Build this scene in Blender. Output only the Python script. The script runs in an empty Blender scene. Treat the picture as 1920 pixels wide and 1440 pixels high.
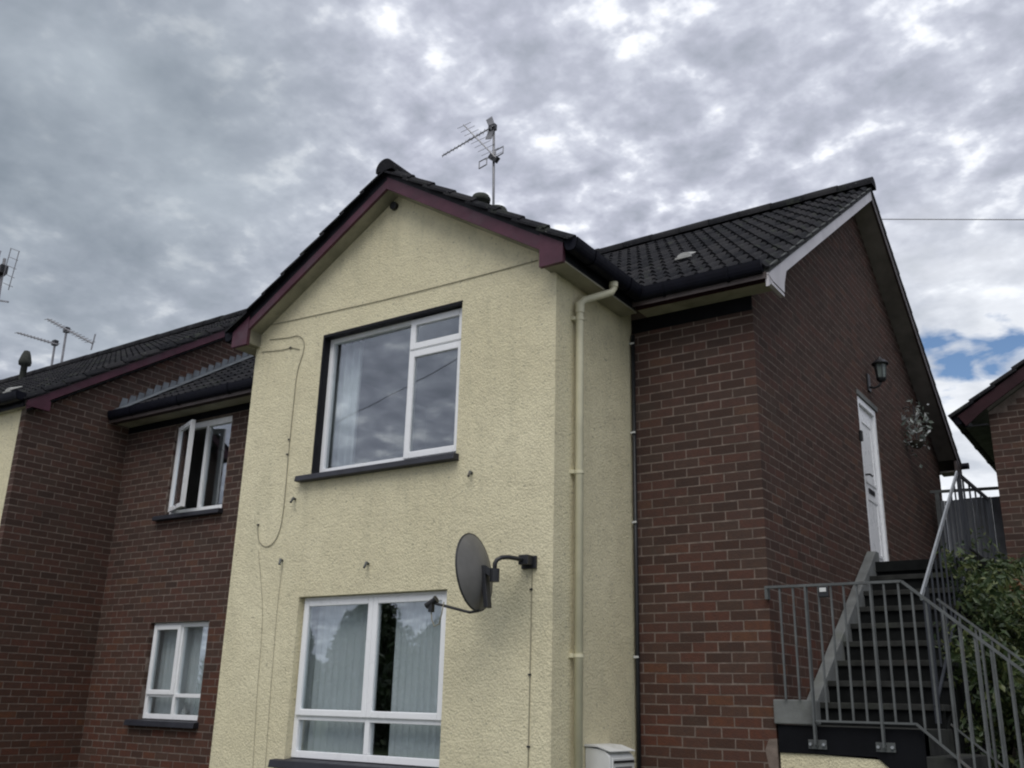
import bpy, bmesh, math, random
from mathutils import Vector, Matrix
random.seed(7)
S = bpy.context.scene
COL = S.collection
R = math.radians

# ------------------------------------------------------------------ camera
yaw, pitch, roll, FPX = R(34.574), R(18.236), R(1.501), 1834.78
CAM = Vector((2.5503, -7.0856, 1.5419))
fw = Vector((-math.sin(yaw)*math.cos(pitch), math.cos(yaw)*math.cos(pitch), math.sin(pitch)))
r0 = fw.cross(Vector((0, 0, 1))).normalized(); u0_ = r0.cross(fw)
rt = r0*math.cos(roll) + u0_*math.sin(roll); up = -r0*math.sin(roll) + u0_*math.cos(roll)
cd = bpy.data.cameras.new('camera'); cam = bpy.data.objects.new('camera', cd); COL.objects.link(cam)
cd.sensor_fit = 'HORIZONTAL'; cd.sensor_width = 36.0; cd.lens = FPX*36.0/1920.0
cd.clip_start = 0.05; cd.clip_end = 2000
cam.matrix_world = Matrix(((rt.x, up.x, -fw.x, CAM.x), (rt.y, up.y, -fw.y, CAM.y), (rt.z, up.z, -fw.z, CAM.z), (0, 0, 0, 1)))
S.camera = cam

# ------------------------------------------------------------------ world, sun, exposure
SUN_DIR = Vector((0.22, -0.60, 0.95)).normalized()      # towards the sun, high behind the cloud
W = bpy.data.worlds.new('World'); S.world = W; W.use_nodes = True
def build_world():
    nt = W.node_tree; N = nt.nodes; L = nt.links; N.clear()
    def nd(t, **k):
        n = N.new(t)
        for a, b in k.items(): setattr(n, a, b)
        return n
    def ramp(fac, stops):
        n = nd('ShaderNodeValToRGB'); cr = n.color_ramp
        while len(cr.elements) < len(stops): cr.elements.new(0.5)
        for e, (p, c) in zip(cr.elements, stops):
            e.position = p; e.color = (*c, 1) if not isinstance(c, (int, float)) else (c, c, c, 1)
        L.new(fac, n.inputs[0]); return n.outputs[0]
    def math_(op, a, b=None, c=None):
        n = nd('ShaderNodeMath', operation=op)
        for i, v in enumerate((a, b, c)):
            if v is None: continue
            if isinstance(v, (int, float)): n.inputs[i].default_value = v
            else: L.new(v, n.inputs[i])
        return n.outputs[0]
    def mix(f, a, b, bt='MIX'):
        n = nd('ShaderNodeMix', data_type='RGBA', blend_type=bt)
        if isinstance(f, (int, float)): n.inputs[0].default_value = f
        else: L.new(f, n.inputs[0])
        for i, v in ((6, a), (7, b)):
            if isinstance(v, tuple): n.inputs[i].default_value = (*v, 1)
            else: L.new(v, n.inputs[i])
        return n.outputs[2]
    def vmap(vec, s):
        n = nd('ShaderNodeVectorMath', operation='MULTIPLY'); L.new(vec, n.inputs[0]); n.inputs[1].default_value = s
        return n.outputs[0]
    def noise(vec, sc, det=6, rough=0.55, dist=0.0):
        n = nd('ShaderNodeTexNoise'); L.new(vec, n.inputs['Vector'])
        n.inputs['Scale'].default_value = sc; n.inputs['Detail'].default_value = det
        n.inputs['Roughness'].default_value = rough; n.inputs['Distortion'].default_value = dist
        return n.outputs['Fac']
    tc = nd('ShaderNodeTexCoord'); D = tc.outputs['Generated']
    # position on a flat cloud layer, so that cells shrink and flatten towards the horizon
    sp = nd('ShaderNodeSeparateXYZ'); L.new(D, sp.inputs[0])
    zz = math_('MAXIMUM', math_('ADD', sp.outputs[2], 0.22), 0.06)
    cb = nd('ShaderNodeCombineXYZ')
    L.new(math_('DIVIDE', sp.outputs[0], zz), cb.inputs[0]); L.new(math_('DIVIDE', sp.outputs[1], zz), cb.inputs[1])
    P = cb.outputs[0]
    nA = noise(P, 1.35, 7, 0.56, 0.35)       # broad banks
    nB = noise(P, 4.2, 5, 0.54, 0.15)        # cells
    nC = noise(P, 10.0, 4, 0.54, 0.25)
    nE = noise(P, 22.0, 4, 0.54, 0.1)
    cells = math_('ADD', math_('MULTIPLY', nB, 0.24), math_('ADD', math_('MULTIPLY', nC, 0.46), math_('MULTIPLY', nE, 0.30)))
    soft = ramp(nA, [(0.36, 0.0), (0.66, 1.0)])
    # direction masks (a thicker bank to the left, a tear in the cloud near the right horizon)
    def near(d, c0, c1):
        n = nd('ShaderNodeVectorMath', operation='DOT_PRODUCT'); L.new(D, n.inputs[0]); n.inputs[1].default_value = d
        return ramp(n.outputs['Value'], [(c0, 0.0), (c1, 1.0)])
    def dirpx(u, v):
        d = rt*((u-960)/FPX) - up*((v-720)/FPX) + fw
        return tuple(d.normalized())
    base = ramp(cells, [(0.38, (0.33, 0.355, 0.425)), (0.475, (0.45, 0.47, 0.56)), (0.54, (0.60, 0.625, 0.715)), (0.595, (0.94, 0.96, 1.02)), (0.65, (1.25, 1.25, 1.28))])
    flat = ramp(nA, [(0.35, (0.34, 0.39, 0.445)), (0.65, (0.54, 0.575, 0.64))])
    cl = mix(math_('MULTIPLY', soft, 0.30), base, flat)
    dk = math_('MULTIPLY', near(dirpx(140, 300), 0.950, 0.995), math_('ADD', 0.30, math_('MULTIPLY', nA, 1.1)))
    dk = math_('MINIMUM', dk, 1.0)
    dkc = ramp(nB, [(0.35, (0.20, 0.24, 0.285)), (0.65, (0.35, 0.40, 0.45))])
    cl = mix(math_('MULTIPLY', dk, 0.92), cl, dkc)
    wh = near(dirpx(1880, 800), 0.972, 0.998)
    cl = mix(math_('MULTIPLY', wh, 0.8), cl, ramp(nB, [(0.4, (0.56, 0.60, 0.66)), (0.55, (0.84, 0.87, 0.91))]))
    hole_d = math_('MAXIMUM', near(dirpx(1780, 680), 0.9986, 0.99995), near(dirpx(1870, 655), 0.9984, 0.99995))
    hole = ramp(math_('ADD', math_('MULTIPLY', hole_d, 0.72), math_('MULTIPLY', nC, 0.55)), [(0.90, 0.0), (1.0, 1.0)])
    sky = nd('ShaderNodeTexSky', sky_type='NISHITA', sun_disc=False)
    sky.sun_elevation = math.asin(SUN_DIR.z); sky.sun_rotation = math.atan2(SUN_DIR.x, SUN_DIR.y)
    sky.air_density = 1.0; sky.dust_density = 0.2; sky.ozone_density = 4.0
    b1 = nd('ShaderNodeBackground'); L.new(sky.outputs[0], b1.inputs[0]); b1.inputs[1].default_value = 0.10
    b2 = nd('ShaderNodeBackground'); L.new(cl, b2.inputs[0]); b2.inputs[1].default_value = 1.0
    ms = nd('ShaderNodeMixShader'); L.new(hole, ms.inputs[0]); L.new(b2.outputs[0], ms.inputs[1]); L.new(b1.outputs[0], ms.inputs[2])
    out = nd('ShaderNodeOutputWorld'); L.new(ms.outputs[0], out.inputs[0])
build_world()
sd = bpy.data.lights.new('sun', 'SUN'); sun = bpy.data.objects.new('sun', sd); COL.objects.link(sun)
sd.energy = 1.55; sd.angle = R(40); sd.color = (1.0, 0.97, 0.92)
sun.rotation_euler = (-SUN_DIR).to_track_quat('-Z', 'Y').to_euler()
S.render.engine = 'CYCLES'
S.cycles.pixel_filter_type = 'BLACKMAN_HARRIS'; S.cycles.filter_width = 2.1        # the soft look of a phone picture
S.view_settings.view_transform = 'Standard'; S.view_settings.look = 'None'
S.view_settings.exposure = 0.2; S.view_settings.gamma = 1.0; S.view_settings.use_curve_mapping = False

# ------------------------------------------------------------------ materials
def material(name, build):
    m = bpy.data.materials.new(name); m.use_nodes = True
    nt = m.node_tree; nt.nodes.clear()
    class K: pass
    k = K(); k.N = nt.nodes; k.L = nt.links
    def nd(t, **kw):
        n = nt.nodes.new(t)
        for a, b in kw.items(): setattr(n, a, b)
        return n
    k.nd = nd
    k.pos = nd('ShaderNodeNewGeometry').outputs['Position']
    def ramp(fac, stops, interp='LINEAR'):
        n = nd('ShaderNodeValToRGB'); cr = n.color_ramp; cr.interpolation = interp
        while len(cr.elements) < len(stops): cr.elements.new(0.5)
        for e, (p, c) in zip(cr.elements, stops):
            e.position = p; e.color = (*c, 1) if not isinstance(c, (int, float)) else (c, c, c, 1)
        k.L.new(fac, n.inputs[0]); return n.outputs[0]
    k.ramp = ramp
    def ma(op, a, b=None):
        n = nd('ShaderNodeMath', operation=op)
        for i, v in enumerate((a, b)):
            if v is None: continue
            if isinstance(v, (int, float)): n.inputs[i].default_value = v
            else: k.L.new(v, n.inputs[i])
        return n.outputs[0]
    k.ma = ma
    def mix(f, a, b, bt='MIX'):
        n = nd('ShaderNodeMix', data_type='RGBA', blend_type=bt)
        if isinstance(f, (int, float)): n.inputs[0].default_value = f
        else: k.L.new(f, n.inputs[0])
        for i, v in ((6, a), (7, b)):
            if isinstance(v, tuple): n.inputs[i].default_value = (*v, 1)
            else: k.L.new(v, n.inputs[i])
        return n.outputs[2]
    k.mix = mix
    def noise(sc, det=5, rough=0.55, dist=0.0, stretch=None, vec=None):
        v = vec or k.pos
        if stretch:
            s = nd('ShaderNodeVectorMath', operation='MULTIPLY'); k.L.new(v, s.inputs[0]); s.inputs[1].default_value = stretch; v = s.outputs[0]
        n = nd('ShaderNodeTexNoise'); k.L.new(v, n.inputs['Vector']); n.inputs['Scale'].default_value = sc
        n.inputs['Detail'].default_value = det; n.inputs['Roughness'].default_value = rough; n.inputs['Distortion'].default_value = dist
        return n.outputs['Fac']
    k.noise = noise
    def bump(h, strength=0.3, dist=0.01, normal=None):
        n = nd('ShaderNodeBump'); k.L.new(h, n.inputs['Height']); n.inputs['Strength'].default_value = strength
        n.inputs['Distance'].default_value = dist
        if normal: k.L.new(normal, n.inputs['Normal'])
        return n.outputs[0]
    k.bump = bump
    def out(col, rough=0.7, normal=None, metal=0.0, spec=0.5):
        b = nd('ShaderNodeBsdfPrincipled')
        for key, v in (('Base Color', col), ('Roughness', rough), ('Metallic', metal), ('Specular IOR Level', spec)):
            if isinstance(v, tuple): b.inputs[key].default_value = (*v, 1)
            elif isinstance(v, (int, float)): b.inputs[key].default_value = v
            else: k.L.new(v, b.inputs[key])
        if normal: k.L.new(normal, b.inputs['Normal'])
        o = nd('ShaderNodeOutputMaterial'); k.L.new(b.outputs[0], o.inputs[0])
    k.out = out
    build(k); return m

def simple(name, c, rough=0.6, var=0.25, sc=6.0, bump=0.0, bsc=60.0, metal=0.0, spec=0.5, stain=None):
    def b(k):
        n = k.noise(sc, 5); f = k.ramp(n, [(0.3, 1-var), (0.7, 1+var*0.6)])
        col = k.mix(1.0, c, f, 'MULTIPLY')
        if stain:
            n2 = k.noise(stain[1], 6, 0.6, 0.4, stain[3] if len(stain) > 3 else None)
            col = k.mix(k.ramp(n2, [(stain[2], 0.0), (stain[2]+0.16, 0.8)]), col, stain[0])
        nm = k.bump(k.noise(bsc, 4), bump, 0.004) if bump else None
        rr = k.ramp(k.noise(sc*2.3, 3), [(0.3, max(0.02, rough-0.08)), (0.7, min(1, rough+0.1))])
        k.out(col, rr, nm, metal, spec)
    return material(name, b)

def m_render(k):           # cream painted roughcast
    n1 = k.noise(1.1, 4); n2 = k.noise(7.0, 5, 0.6)
    col = k.mix(k.ramp(n1, [(0.35, 0.0), (0.65, 1.0)]), (0.70, 0.64, 0.435), (0.77, 0.71, 0.495))
    col = k.mix(k.ramp(n2, [(0.42, 0.0), (0.75, 0.4)]), col, (0.54, 0.49, 0.34))
    # rain streaks and algae, long and vertical
    st = k.noise(5.0, 5, 0.6, 0.3, (1.0, 1.0, 0.16))
    col = k.mix(k.ramp(st, [(0.56, 0.0), (0.78, 0.45)]), col, (0.44, 0.42, 0.29))
    gr = k.noise(48.0, 4, 0.6); col = k.mix(k.ramp(gr, [(0.34, 0.30), (0.48, 0.0)]), col, (0.40, 0.37, 0.26))
    pit = k.noise(30.0, 2, 0.5)
    col = k.mix(k.ramp(pit, [(0.655, 0.0), (0.72, 0.6)]), col, (0.27, 0.255, 0.18))
    sp = k.nd('ShaderNodeSeparateXYZ'); k.L.new(k.pos, sp.inputs[0])
    run = k.noise(9.0, 4, 0.6, 0.2, (1.0, 1.0, 0.10))
    for zs, x0, x1 in ((3.33, -3.70, -1.95), (4.70, -4.5, -1.0)):
        dz = k.ma('SUBTRACT', zs, sp.outputs[2])
        fall = k.ma('MULTIPLY', k.ramp(k.ma('DIVIDE', dz, 1.4), [(0.0, 0.0), (0.02, 1.0), (1.0, 0.0)]), k.ma('MULTIPLY', k.ma('GREATER_THAN', sp.outputs[0], x0), k.ma('LESS_THAN', sp.outputs[0], x1)))
        col = k.mix(k.ma('MULTIPLY', fall, k.ramp(run, [(0.52, 0.0), (0.70, 0.30)])), col, (0.42, 0.395, 0.27))
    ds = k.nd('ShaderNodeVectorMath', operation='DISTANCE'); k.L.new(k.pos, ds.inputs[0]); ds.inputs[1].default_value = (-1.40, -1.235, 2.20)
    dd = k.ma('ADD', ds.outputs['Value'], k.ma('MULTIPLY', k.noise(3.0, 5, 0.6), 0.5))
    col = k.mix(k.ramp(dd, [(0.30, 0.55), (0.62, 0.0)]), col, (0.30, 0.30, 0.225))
    v = k.nd('ShaderNodeTexVoronoi'); k.L.new(k.pos, v.inputs['Vector']); v.inputs['Scale'].default_value = 60.0
    h = k.ma('ADD', k.ma('MULTIPLY', k.noise(80.0, 4, 0.75, 0.4), 1.0), k.ma('MULTIPLY', v.outputs['Distance'], -0.55))
    h = k.ma('ADD', h, k.ma('MULTIPLY', k.noise(16.0, 3), 0.8))
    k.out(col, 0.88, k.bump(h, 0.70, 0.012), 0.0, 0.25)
M_RENDER = material('cream_roughcast', m_render)

def m_brick(k):
    oi = k.nd('ShaderNodeObjectInfo'); ge = k.nd('ShaderNodeNewGeometry')
    rnd = k.ma('FRACT', k.ma('ADD', oi.outputs['Random'], ge.outputs['Random Per Island']))
    col = k.ramp(rnd, [(0.0, (0.058, 0.034, 0.026)), (0.18, (0.070, 0.036, 0.026)), (0.36, (0.080, 0.042, 0.031)), (0.52, (0.078, 0.047, 0.035)),
                       (0.66, (0.088, 0.042, 0.031)), (0.80, (0.098, 0.043, 0.030)), (0.92, (0.100, 0.042, 0.029)), (0.98, (0.118, 0.054, 0.031)), (1.0, (0.066, 0.041, 0.031))])
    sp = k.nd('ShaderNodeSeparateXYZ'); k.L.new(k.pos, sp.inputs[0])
    # upper courses browner and darker, lower ones redder: part brick tone, part painted-in light
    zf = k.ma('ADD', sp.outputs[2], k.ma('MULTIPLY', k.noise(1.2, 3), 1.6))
    height_tone = k.ramp(k.ma('DIVIDE', zf, 7.0), [(0.30, 0.0), (0.62, 1.0)])
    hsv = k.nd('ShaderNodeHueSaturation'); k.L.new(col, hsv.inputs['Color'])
    k.L.new(k.ma('SUBTRACT', 1.05, k.ma('MULTIPLY', height_tone, 0.22)), hsv.inputs['Saturation'])
    k.L.new(k.ma('SUBTRACT', 1.14, k.ma('MULTIPLY', height_tone, 0.16)), hsv.inputs['Value'])
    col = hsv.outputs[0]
    col = k.mix(k.ramp(k.noise(18, 5, 0.65), [(0.35, 0.45), (0.7, 0.0)]), col, (0.045, 0.036, 0.034))
    col = k.mix(k.ramp(k.noise(2.4, 5, 0.6, 0.5), [(0.58, 0.0), (0.78, 0.42)]), col, (0.085, 0.078, 0.062))
    h = k.ma('ADD', k.noise(70, 4), k.ma('MULTIPLY', k.noise(16, 3), 0.7))
    k.out(col, 0.9, k.bump(h, 0.6, 0.006), 0, 0.12)
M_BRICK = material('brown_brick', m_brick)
M_MORTAR = simple('mortar', (0.185, 0.148, 0.126), 0.95, 0.35, 14, 0.6, 90, spec=0.1, stain=((0.110, 0.090, 0.076), 2.0, 0.52))

def m_tile(k):
    oi = k.nd('ShaderNodeObjectInfo'); ge = k.nd('ShaderNodeNewGeometry')
    rnd = k.ma('FRACT', k.ma('ADD', oi.outputs['Random'], ge.outputs['Random Per Island']))
    col = k.ramp(rnd, [(0.0, (0.010, 0.0105, 0.013)), (0.5, (0.017, 0.017, 0.020)), (1.0, (0.028, 0.027, 0.029))])
    col = k.mix(k.ramp(k.noise(14, 6, 0.65), [(0.50, 0.0), (0.76, 0.6)]), col, (0.042, 0.043, 0.044))
    col = k.mix(k.ramp(k.noise(3.5, 5, 0.6, 0.4), [(0.58, 0.0), (0.72, 0.6)]), col, (0.055, 0.064, 0.045))
    col = k.mix(k.ramp(k.noise(55, 2), [(0.70, 0.0), (0.74, 0.8)]), col, (0.20, 0.21, 0.19))
    k.out(col, 0.88, k.bump(k.noise(60, 5, 0.7), 0.6, 0.008), 0, 0.15)
M_TILE = material('dark_concrete_tile', m_tile)

M_PURPLE = simple('maroon_paint', (0.080, 0.028, 0.044), 0.5, 0.3, 5, 0.15, 40, spec=0.3, stain=((0.075, 0.048, 0.060), 3.0, 0.54))
M_FASCIA = simple('dark_maroon_paint', (0.030, 0.010, 0.014), 0.6, 0.3, 5, 0.15, 40, spec=0.2)
M_PVCGREY = simple('pale_barge_paint', (0.50, 0.48, 0.50), 0.4, 0.10, 3, stain=((0.38, 0.37, 0.37), 4.0, 0.58))
M_DARKBARGE = simple('brown_stained_timber', (0.060, 0.045, 0.042), 0.6, 0.3, 6, 0.2, 50)
M_SOFFIT = simple('cream_soffit_paint', (0.30, 0.285, 0.215), 0.6, 0.25, 3, 0.15, 60, stain=((0.16, 0.155, 0.115), 2.4, 0.48))
M_SOFFITG = simple('grey_soffit_board', (0.22, 0.20, 0.18), 0.7, 0.3, 4, 0.2, 40)
M_GUTTER = simple('black_gutter', (0.006, 0.0065, 0.012), 0.6, 0.3, 9, spec=0.12)
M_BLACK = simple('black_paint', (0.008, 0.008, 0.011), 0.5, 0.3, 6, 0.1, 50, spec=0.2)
M_NAVY = simple('navy_black_paint', (0.0055, 0.006, 0.008), 0.65, 0.4, 3, 0.2, 30, spec=0.12)
M_SILL = simple('dark_sill_paint', (0.018, 0.019, 0.027), 0.55, 0.3, 6, 0.25, 50)
M_UPVC = simple('white_upvc', (0.84, 0.85, 0.86), 0.3, 0.04, 4, stain=((0.66, 0.67, 0.66), 5.0, 0.66))
M_PIPE = simple('cream_pipe_paint', (0.60, 0.57, 0.41), 0.5, 0.12, 5, 0.15, 40, stain=((0.40, 0.38, 0.26), 3.0, 0.60))
M_VERGE = simple('mossy_verge_mortar', (0.075, 0.080, 0.078), 0.95, 0.5, 10, 0.7, 40)
M_LEAD = simple('lead', (0.17, 0.19, 0.21), 0.5, 0.35, 8, 0.3, 30, 0.25)
M_GALV = simple('galvanised_steel', (0.105, 0.113, 0.113), 0.6, 0.3, 9, 0.2, 60, 0.2, stain=((0.10, 0.062, 0.040), 7.0, 0.62))
M_GALVL = simple('sky_pale_galvanised_steel', (0.34, 0.36, 0.38), 0.5, 0.2, 9, 0.15, 60, 0.3)  # pale tone has sky light on the upper handrail put in; bolts share it
M_RAILD = simple('backlit_dark_steel', (0.022, 0.026, 0.034), 0.5, 0.3, 9)  # darkness of rails and bars seen against the light, put into the colour
M_CONC = simple('concrete', (0.145, 0.152, 0.148), 0.85, 0.3, 6, 0.5, 50, stain=((0.13, 0.14, 0.12), 4.0, 0.52))
M_STEPS = simple('old_concrete_steps', (0.036, 0.037, 0.035), 0.9, 0.4, 7, 0.6, 40, spec=0.12, stain=((0.05, 0.055, 0.045), 4.0, 0.50))
M_RISER = simple('black_painted_riser', (0.011, 0.012, 0.012), 0.8, 0.4, 7, 0.4, 40, spec=0.08)
M_DISH = simple('dish_grey', (0.125, 0.122, 0.115), 0.55, 0.2, 6)
M_DARKP = simple('black_plastic', (0.014, 0.015, 0.018), 0.45, 0.3, 9)
M_ALU = simple('weathered_aluminium', (0.26, 0.26, 0.27), 0.5, 0.25, 10, 0, 60, 0.6)
M_WIRE = simple('grey_cable', (0.26, 0.24, 0.17), 0.6, 0.3, 8)
M_WHITEV = simple('pale_vent', (0.36, 0.36, 0.34), 0.6, 0.3, 14)
M_MOSS = simple('mossy_terracotta', (0.040, 0.044, 0.036), 0.9, 0.4, 14, 0.6, 40)
M_ROOM = simple('room_paint', (0.30, 0.30, 0.29), 0.9, 0.1, 3)
M_FENCE = simple('grey_fence_board', (0.17, 0.18, 0.195), 0.8, 0.25, 5, 0.3, 40)
M_WHITEBOX = simple('white_grp', (0.62, 0.63, 0.62), 0.45, 0.08, 5, stain=((0.42, 0.42, 0.38), 4, 0.6))
M_SOIL = simple('soil', (0.045, 0.038, 0.028), 0.95, 0.4, 8, 0.8, 20)
M_BARK = simple('bark', (0.060, 0.048, 0.036), 0.9, 0.4, 12, 0.8, 30)
M_CERAMIC = simple('white_ceramic', (0.62, 0.63, 0.62), 0.3, 0.1, 10)
M_LAMPGLASS = simple('frosted_lamp_glass', (0.16, 0.19, 0.18), 0.2, 0.2, 10)

def m_cloth(k):
    k.out(k.mix(k.ramp(k.noise(4, 3), [(0.3, 0.0), (0.7, 1.0)]), (0.76, 0.79, 0.79), (0.84, 0.86, 0.86)), 0.9, None, 0, 0.1)
M_CLOTH = material('white_cloth', m_cloth)

def m_glass(k):
    fr = k.nd('ShaderNodeFresnel'); gg = k.nd('ShaderNodeNewGeometry')
    k.L.new(k.ma('SUBTRACT', 1.52, k.ma('MULTIPLY', gg.outputs['Backfacing'], 1.52-1/1.52)), fr.inputs['IOR'])   # same reflectance from inside
    f = k.ma('MINIMUM', k.ma('MULTIPLY', fr.outputs[0], 3.1), 1.0)
    g = k.nd('ShaderNodeBsdfGlossy'); g.inputs['Roughness'].default_value = 0.015
    g.inputs['Color'].default_value = (0.92, 0.96, 1.0, 1)
    bm = k.bump(k.noise(1.3, 1), 0.06, 0.02); k.L.new(bm, g.inputs['Normal'])
    t = k.nd('ShaderNodeBsdfTransparent'); t.inputs['Color'].default_value = (0.90, 0.925, 0.93, 1)
    m = k.nd('ShaderNodeMixShader'); k.L.new(f, m.inputs[0]); k.L.new(t.outputs[0], m.inputs[1]); k.L.new(g.outputs[0], m.inputs[2])
    o = k.nd('ShaderNodeOutputMaterial'); k.L.new(m.outputs[0], o.inputs[0])
M_GLASS = material('window_glass', m_glass)

def leafmat(name, cols):
    def b(k):
        ge = k.nd('ShaderNodeNewGeometry')
        col = k.ramp(ge.outputs['Random Per Island'], [(i/(len(cols)-1), c) for i, c in enumerate(cols)])
        bs = k.nd('ShaderNodeBsdfPrincipled'); k.L.new(col, bs.inputs['Base Color']); bs.inputs['Roughness'].default_value = 0.45
        tr = k.nd('ShaderNodeBsdfTranslucent'); k.L.new(col, tr.inputs[0])
        m = k.nd('ShaderNodeMixShader'); m.inputs[0].default_value = 0.25
        k.L.new(bs.outputs[0], m.inputs[1]); k.L.new(tr.outputs[0], m.inputs[2])
        o = k.nd('ShaderNodeOutputMaterial'); k.L.new(m.outputs[0], o.inputs[0])
    return material(name, b)
M_LEAF = leafmat('evergreen_leaf', [(0.022, 0.040, 0.017), (0.045, 0.075, 0.028), (0.065, 0.10, 0.036), (0.13, 0.15, 0.050), (0.030, 0.050, 0.024)])
M_LEAFO = leafmat('rusty_leaf', [(0.14, 0.070, 0.030), (0.24, 0.11, 0.045), (0.080, 0.065, 0.028)])
M_TREE = leafmat('tree_leaf', [(0.025, 0.045, 0.016), (0.040, 0.070, 0.022), (0.060, 0.090, 0.030)])
M_BASKET = leafmat('silver_leaf', [(0.10, 0.13, 0.10), (0.30, 0.32, 0.31), (0.05, 0.08, 0.05), (0.52, 0.54, 0.54), (0.14, 0.17, 0.15)])

def m_ground(k):
    n = k.noise(1.4, 5); g = k.ramp(k.noise(30, 5, 0.7), [(0.3, (0.030, 0.048, 0.018)), (0.7, (0.070, 0.098, 0.036))])
    col = k.mix(k.ramp(n, [(0.45, 0.0), (0.7, 0.5)]), g, (0.075, 0.072, 0.045))
    k.out(col, 0.95, k.bump(k.noise(60, 5), 0.8, 0.03), 0, 0.2)
M_GRASS = material('lawn', m_ground)
M_PAVE = simple('path_concrete', (0.26, 0.255, 0.235), 0.9, 0.25, 4, 0.4, 40)
M_ROAD = simple('asphalt', (0.055, 0.055, 0.057), 0.9, 0.25, 6, 0.6, 80)

# ------------------------------------------------------------------ mesh helpers
WLOC = {}          # world location of every object we parent to
class MB:
    def __init__(s): s.v = []; s.f = []
    def add(s, vs, fs):
        o = len(s.v); s.v += [tuple(p) for p in vs]; s.f += [tuple(i+o for i in f) for f in fs]; return s
    def box(s, x0, x1, y0, y1, z0, z1):
        return s.add([(x0,y0,z0),(x1,y0,z0),(x1,y1,z0),(x0,y1,z0),(x0,y0,z1),(x1,y0,z1),(x1,y1,z1),(x0,y1,z1)],
                     [(0,3,2,1),(4,5,6,7),(0,1,5,4),(1,2,6,5),(2,3,7,6),(3,0,4,7)])
    def obox(s, c, ax, ay, az):
        c = Vector(c); ax = Vector(ax); ay = Vector(ay); az = Vector(az); P = []
        for k in (-1, 1):
            for i, j in ((-1,-1),(1,-1),(1,1),(-1,1)): P.append(c + ax*i + ay*j + az*k)
        return s.add(P, [(0,3,2,1),(4,5,6,7),(0,1,5,4),(1,2,6,5),(2,3,7,6),(3,0,4,7)])
    def bar(s, a, b, w, h, upv=(0,0,1)):
        a = Vector(a); b = Vector(b); d = (b-a); n = d.normalized(); upv = Vector(upv)
        sx = n.cross(upv)
        if sx.length < 1e-4: sx = n.cross(Vector((1,0,0)))
        sx.normalize(); sy = sx.cross(n)
        return s.obox((a+b)/2, sx*w/2, sy*h/2, d/2)
    def prism(s, poly, off):
        n = len(poly); off = Vector(off); A = [Vector(p) for p in poly]
        return s.add(A + [p+off for p in A], [tuple(range(n))[::-1], tuple(range(n, 2*n))] + [(i, (i+1) % n, n+(i+1) % n, n+i) for i in range(n)])
    def tube(s, pts, r, n=8, cap=True):
        pts = [Vector(p) for p in pts]; rings = []; prev = None
        for i, p in enumerate(pts):
            t = (pts[min(i+1, len(pts)-1)] - pts[max(i-1, 0)]).normalized()
            if prev is None:
                a = t.cross(Vector((0,0,1)))
                if a.length < 1e-3: a = t.cross(Vector((1,0,0)))
            else: a = prev - t*prev.dot(t)
            a.normalize(); prev = a; b = t.cross(a)
            rr = r[i] if isinstance(r, (list, tuple)) else r
            rings.append([p + (a*math.cos(2*math.pi*k/n) + b*math.sin(2*math.pi*k/n))*rr for k in range(n)])
        vs = [q for ring in rings for q in ring]; fs = []
        for i in range(len(pts)-1):
            for k in range(n): fs.append((i*n+k, i*n+(k+1) % n, (i+1)*n+(k+1) % n, (i+1)*n+k))
        if cap: fs += [tuple(range(n))[::-1], tuple((len(pts)-1)*n+k for k in range(n))]
        return s.add(vs, fs)
    def lathe(s, c, prof, n=20, axis=(0,0,1)):
        ax = Vector(axis).normalized(); a = ax.cross(Vector((0,0,1)))
        if a.length < 1e-3: a = Vector((1,0,0))
        a.normalize(); b = ax.cross(a); c = Vector(c); vs = []; fs = []
        for (r, h) in prof:
            for k in range(n): vs.append(c + ax*h + (a*math.cos(2*math.pi*k/n) + b*math.sin(2*math.pi*k/n))*r)
        for i in range(len(prof)-1):
            for k in range(n): fs.append((i*n+k, i*n+(k+1) % n, (i+1)*n+(k+1) % n, (i+1)*n+k))
        return s.add(vs, fs)
    def mesh(s, name, mat, origin=(0,0,0)):
        me = bpy.data.meshes.new(name); o = Vector(origin)
        me.from_pydata([tuple(Vector(p)-o) for p in s.v], [], s.f); me.materials.append(mat); me.update(); return me
    def build(s, name, mat, parent=None, smooth=False, bevel=0.0):
        xs = [p[0] for p in s.v]; ys = [p[1] for p in s.v]; zs = [p[2] for p in s.v]
        c = Vector(((min(xs)+max(xs))/2, (min(ys)+max(ys))/2, min(zs)))
        me = s.mesh(name, mat, c)
        bm = bmesh.new(); bm.from_mesh(me); bmesh.ops.recalc_face_normals(bm, faces=bm.faces); bm.to_mesh(me); bm.free()
        if smooth:
            for p in me.polygons: p.use_smooth = True
        o = link(name, me, c, parent)
        if bevel:
            b = o.modifiers.new('bevel', 'BEVEL'); b.width = bevel; b.segments = 2; b.limit_method = 'ANGLE'
        return o
def link(name, data, loc, parent=None, rot=None):
    o = bpy.data.objects.new(name, data); COL.objects.link(o); o.location = loc
    if rot: o.rotation_euler = rot
    if parent is not None:
        o.parent = parent; o.matrix_parent_inverse = Matrix.Translation(-WLOC[parent.name])
    WLOC[o.name] = Vector(loc); return o
def thing(name, label, cat, loc, group=None):
    o = link(name, None, Vector(loc)); o.empty_display_size = 0.2
    return tag(o, label, cat, group)
def tag(o, label=None, cat=None, group=None, kind=None):
    if label: o['label'] = label
    if cat: o['category'] = cat
    if group: o['group'] = group
    if kind: o['kind'] = kind
    return o
def project(p):
    d = Vector(p) - CAM; z = d.dot(fw)
    if z <= 0.05: return None
    return 960+FPX*d.dot(rt)/z, 720-FPX*d.dot(up)/z, z

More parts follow.
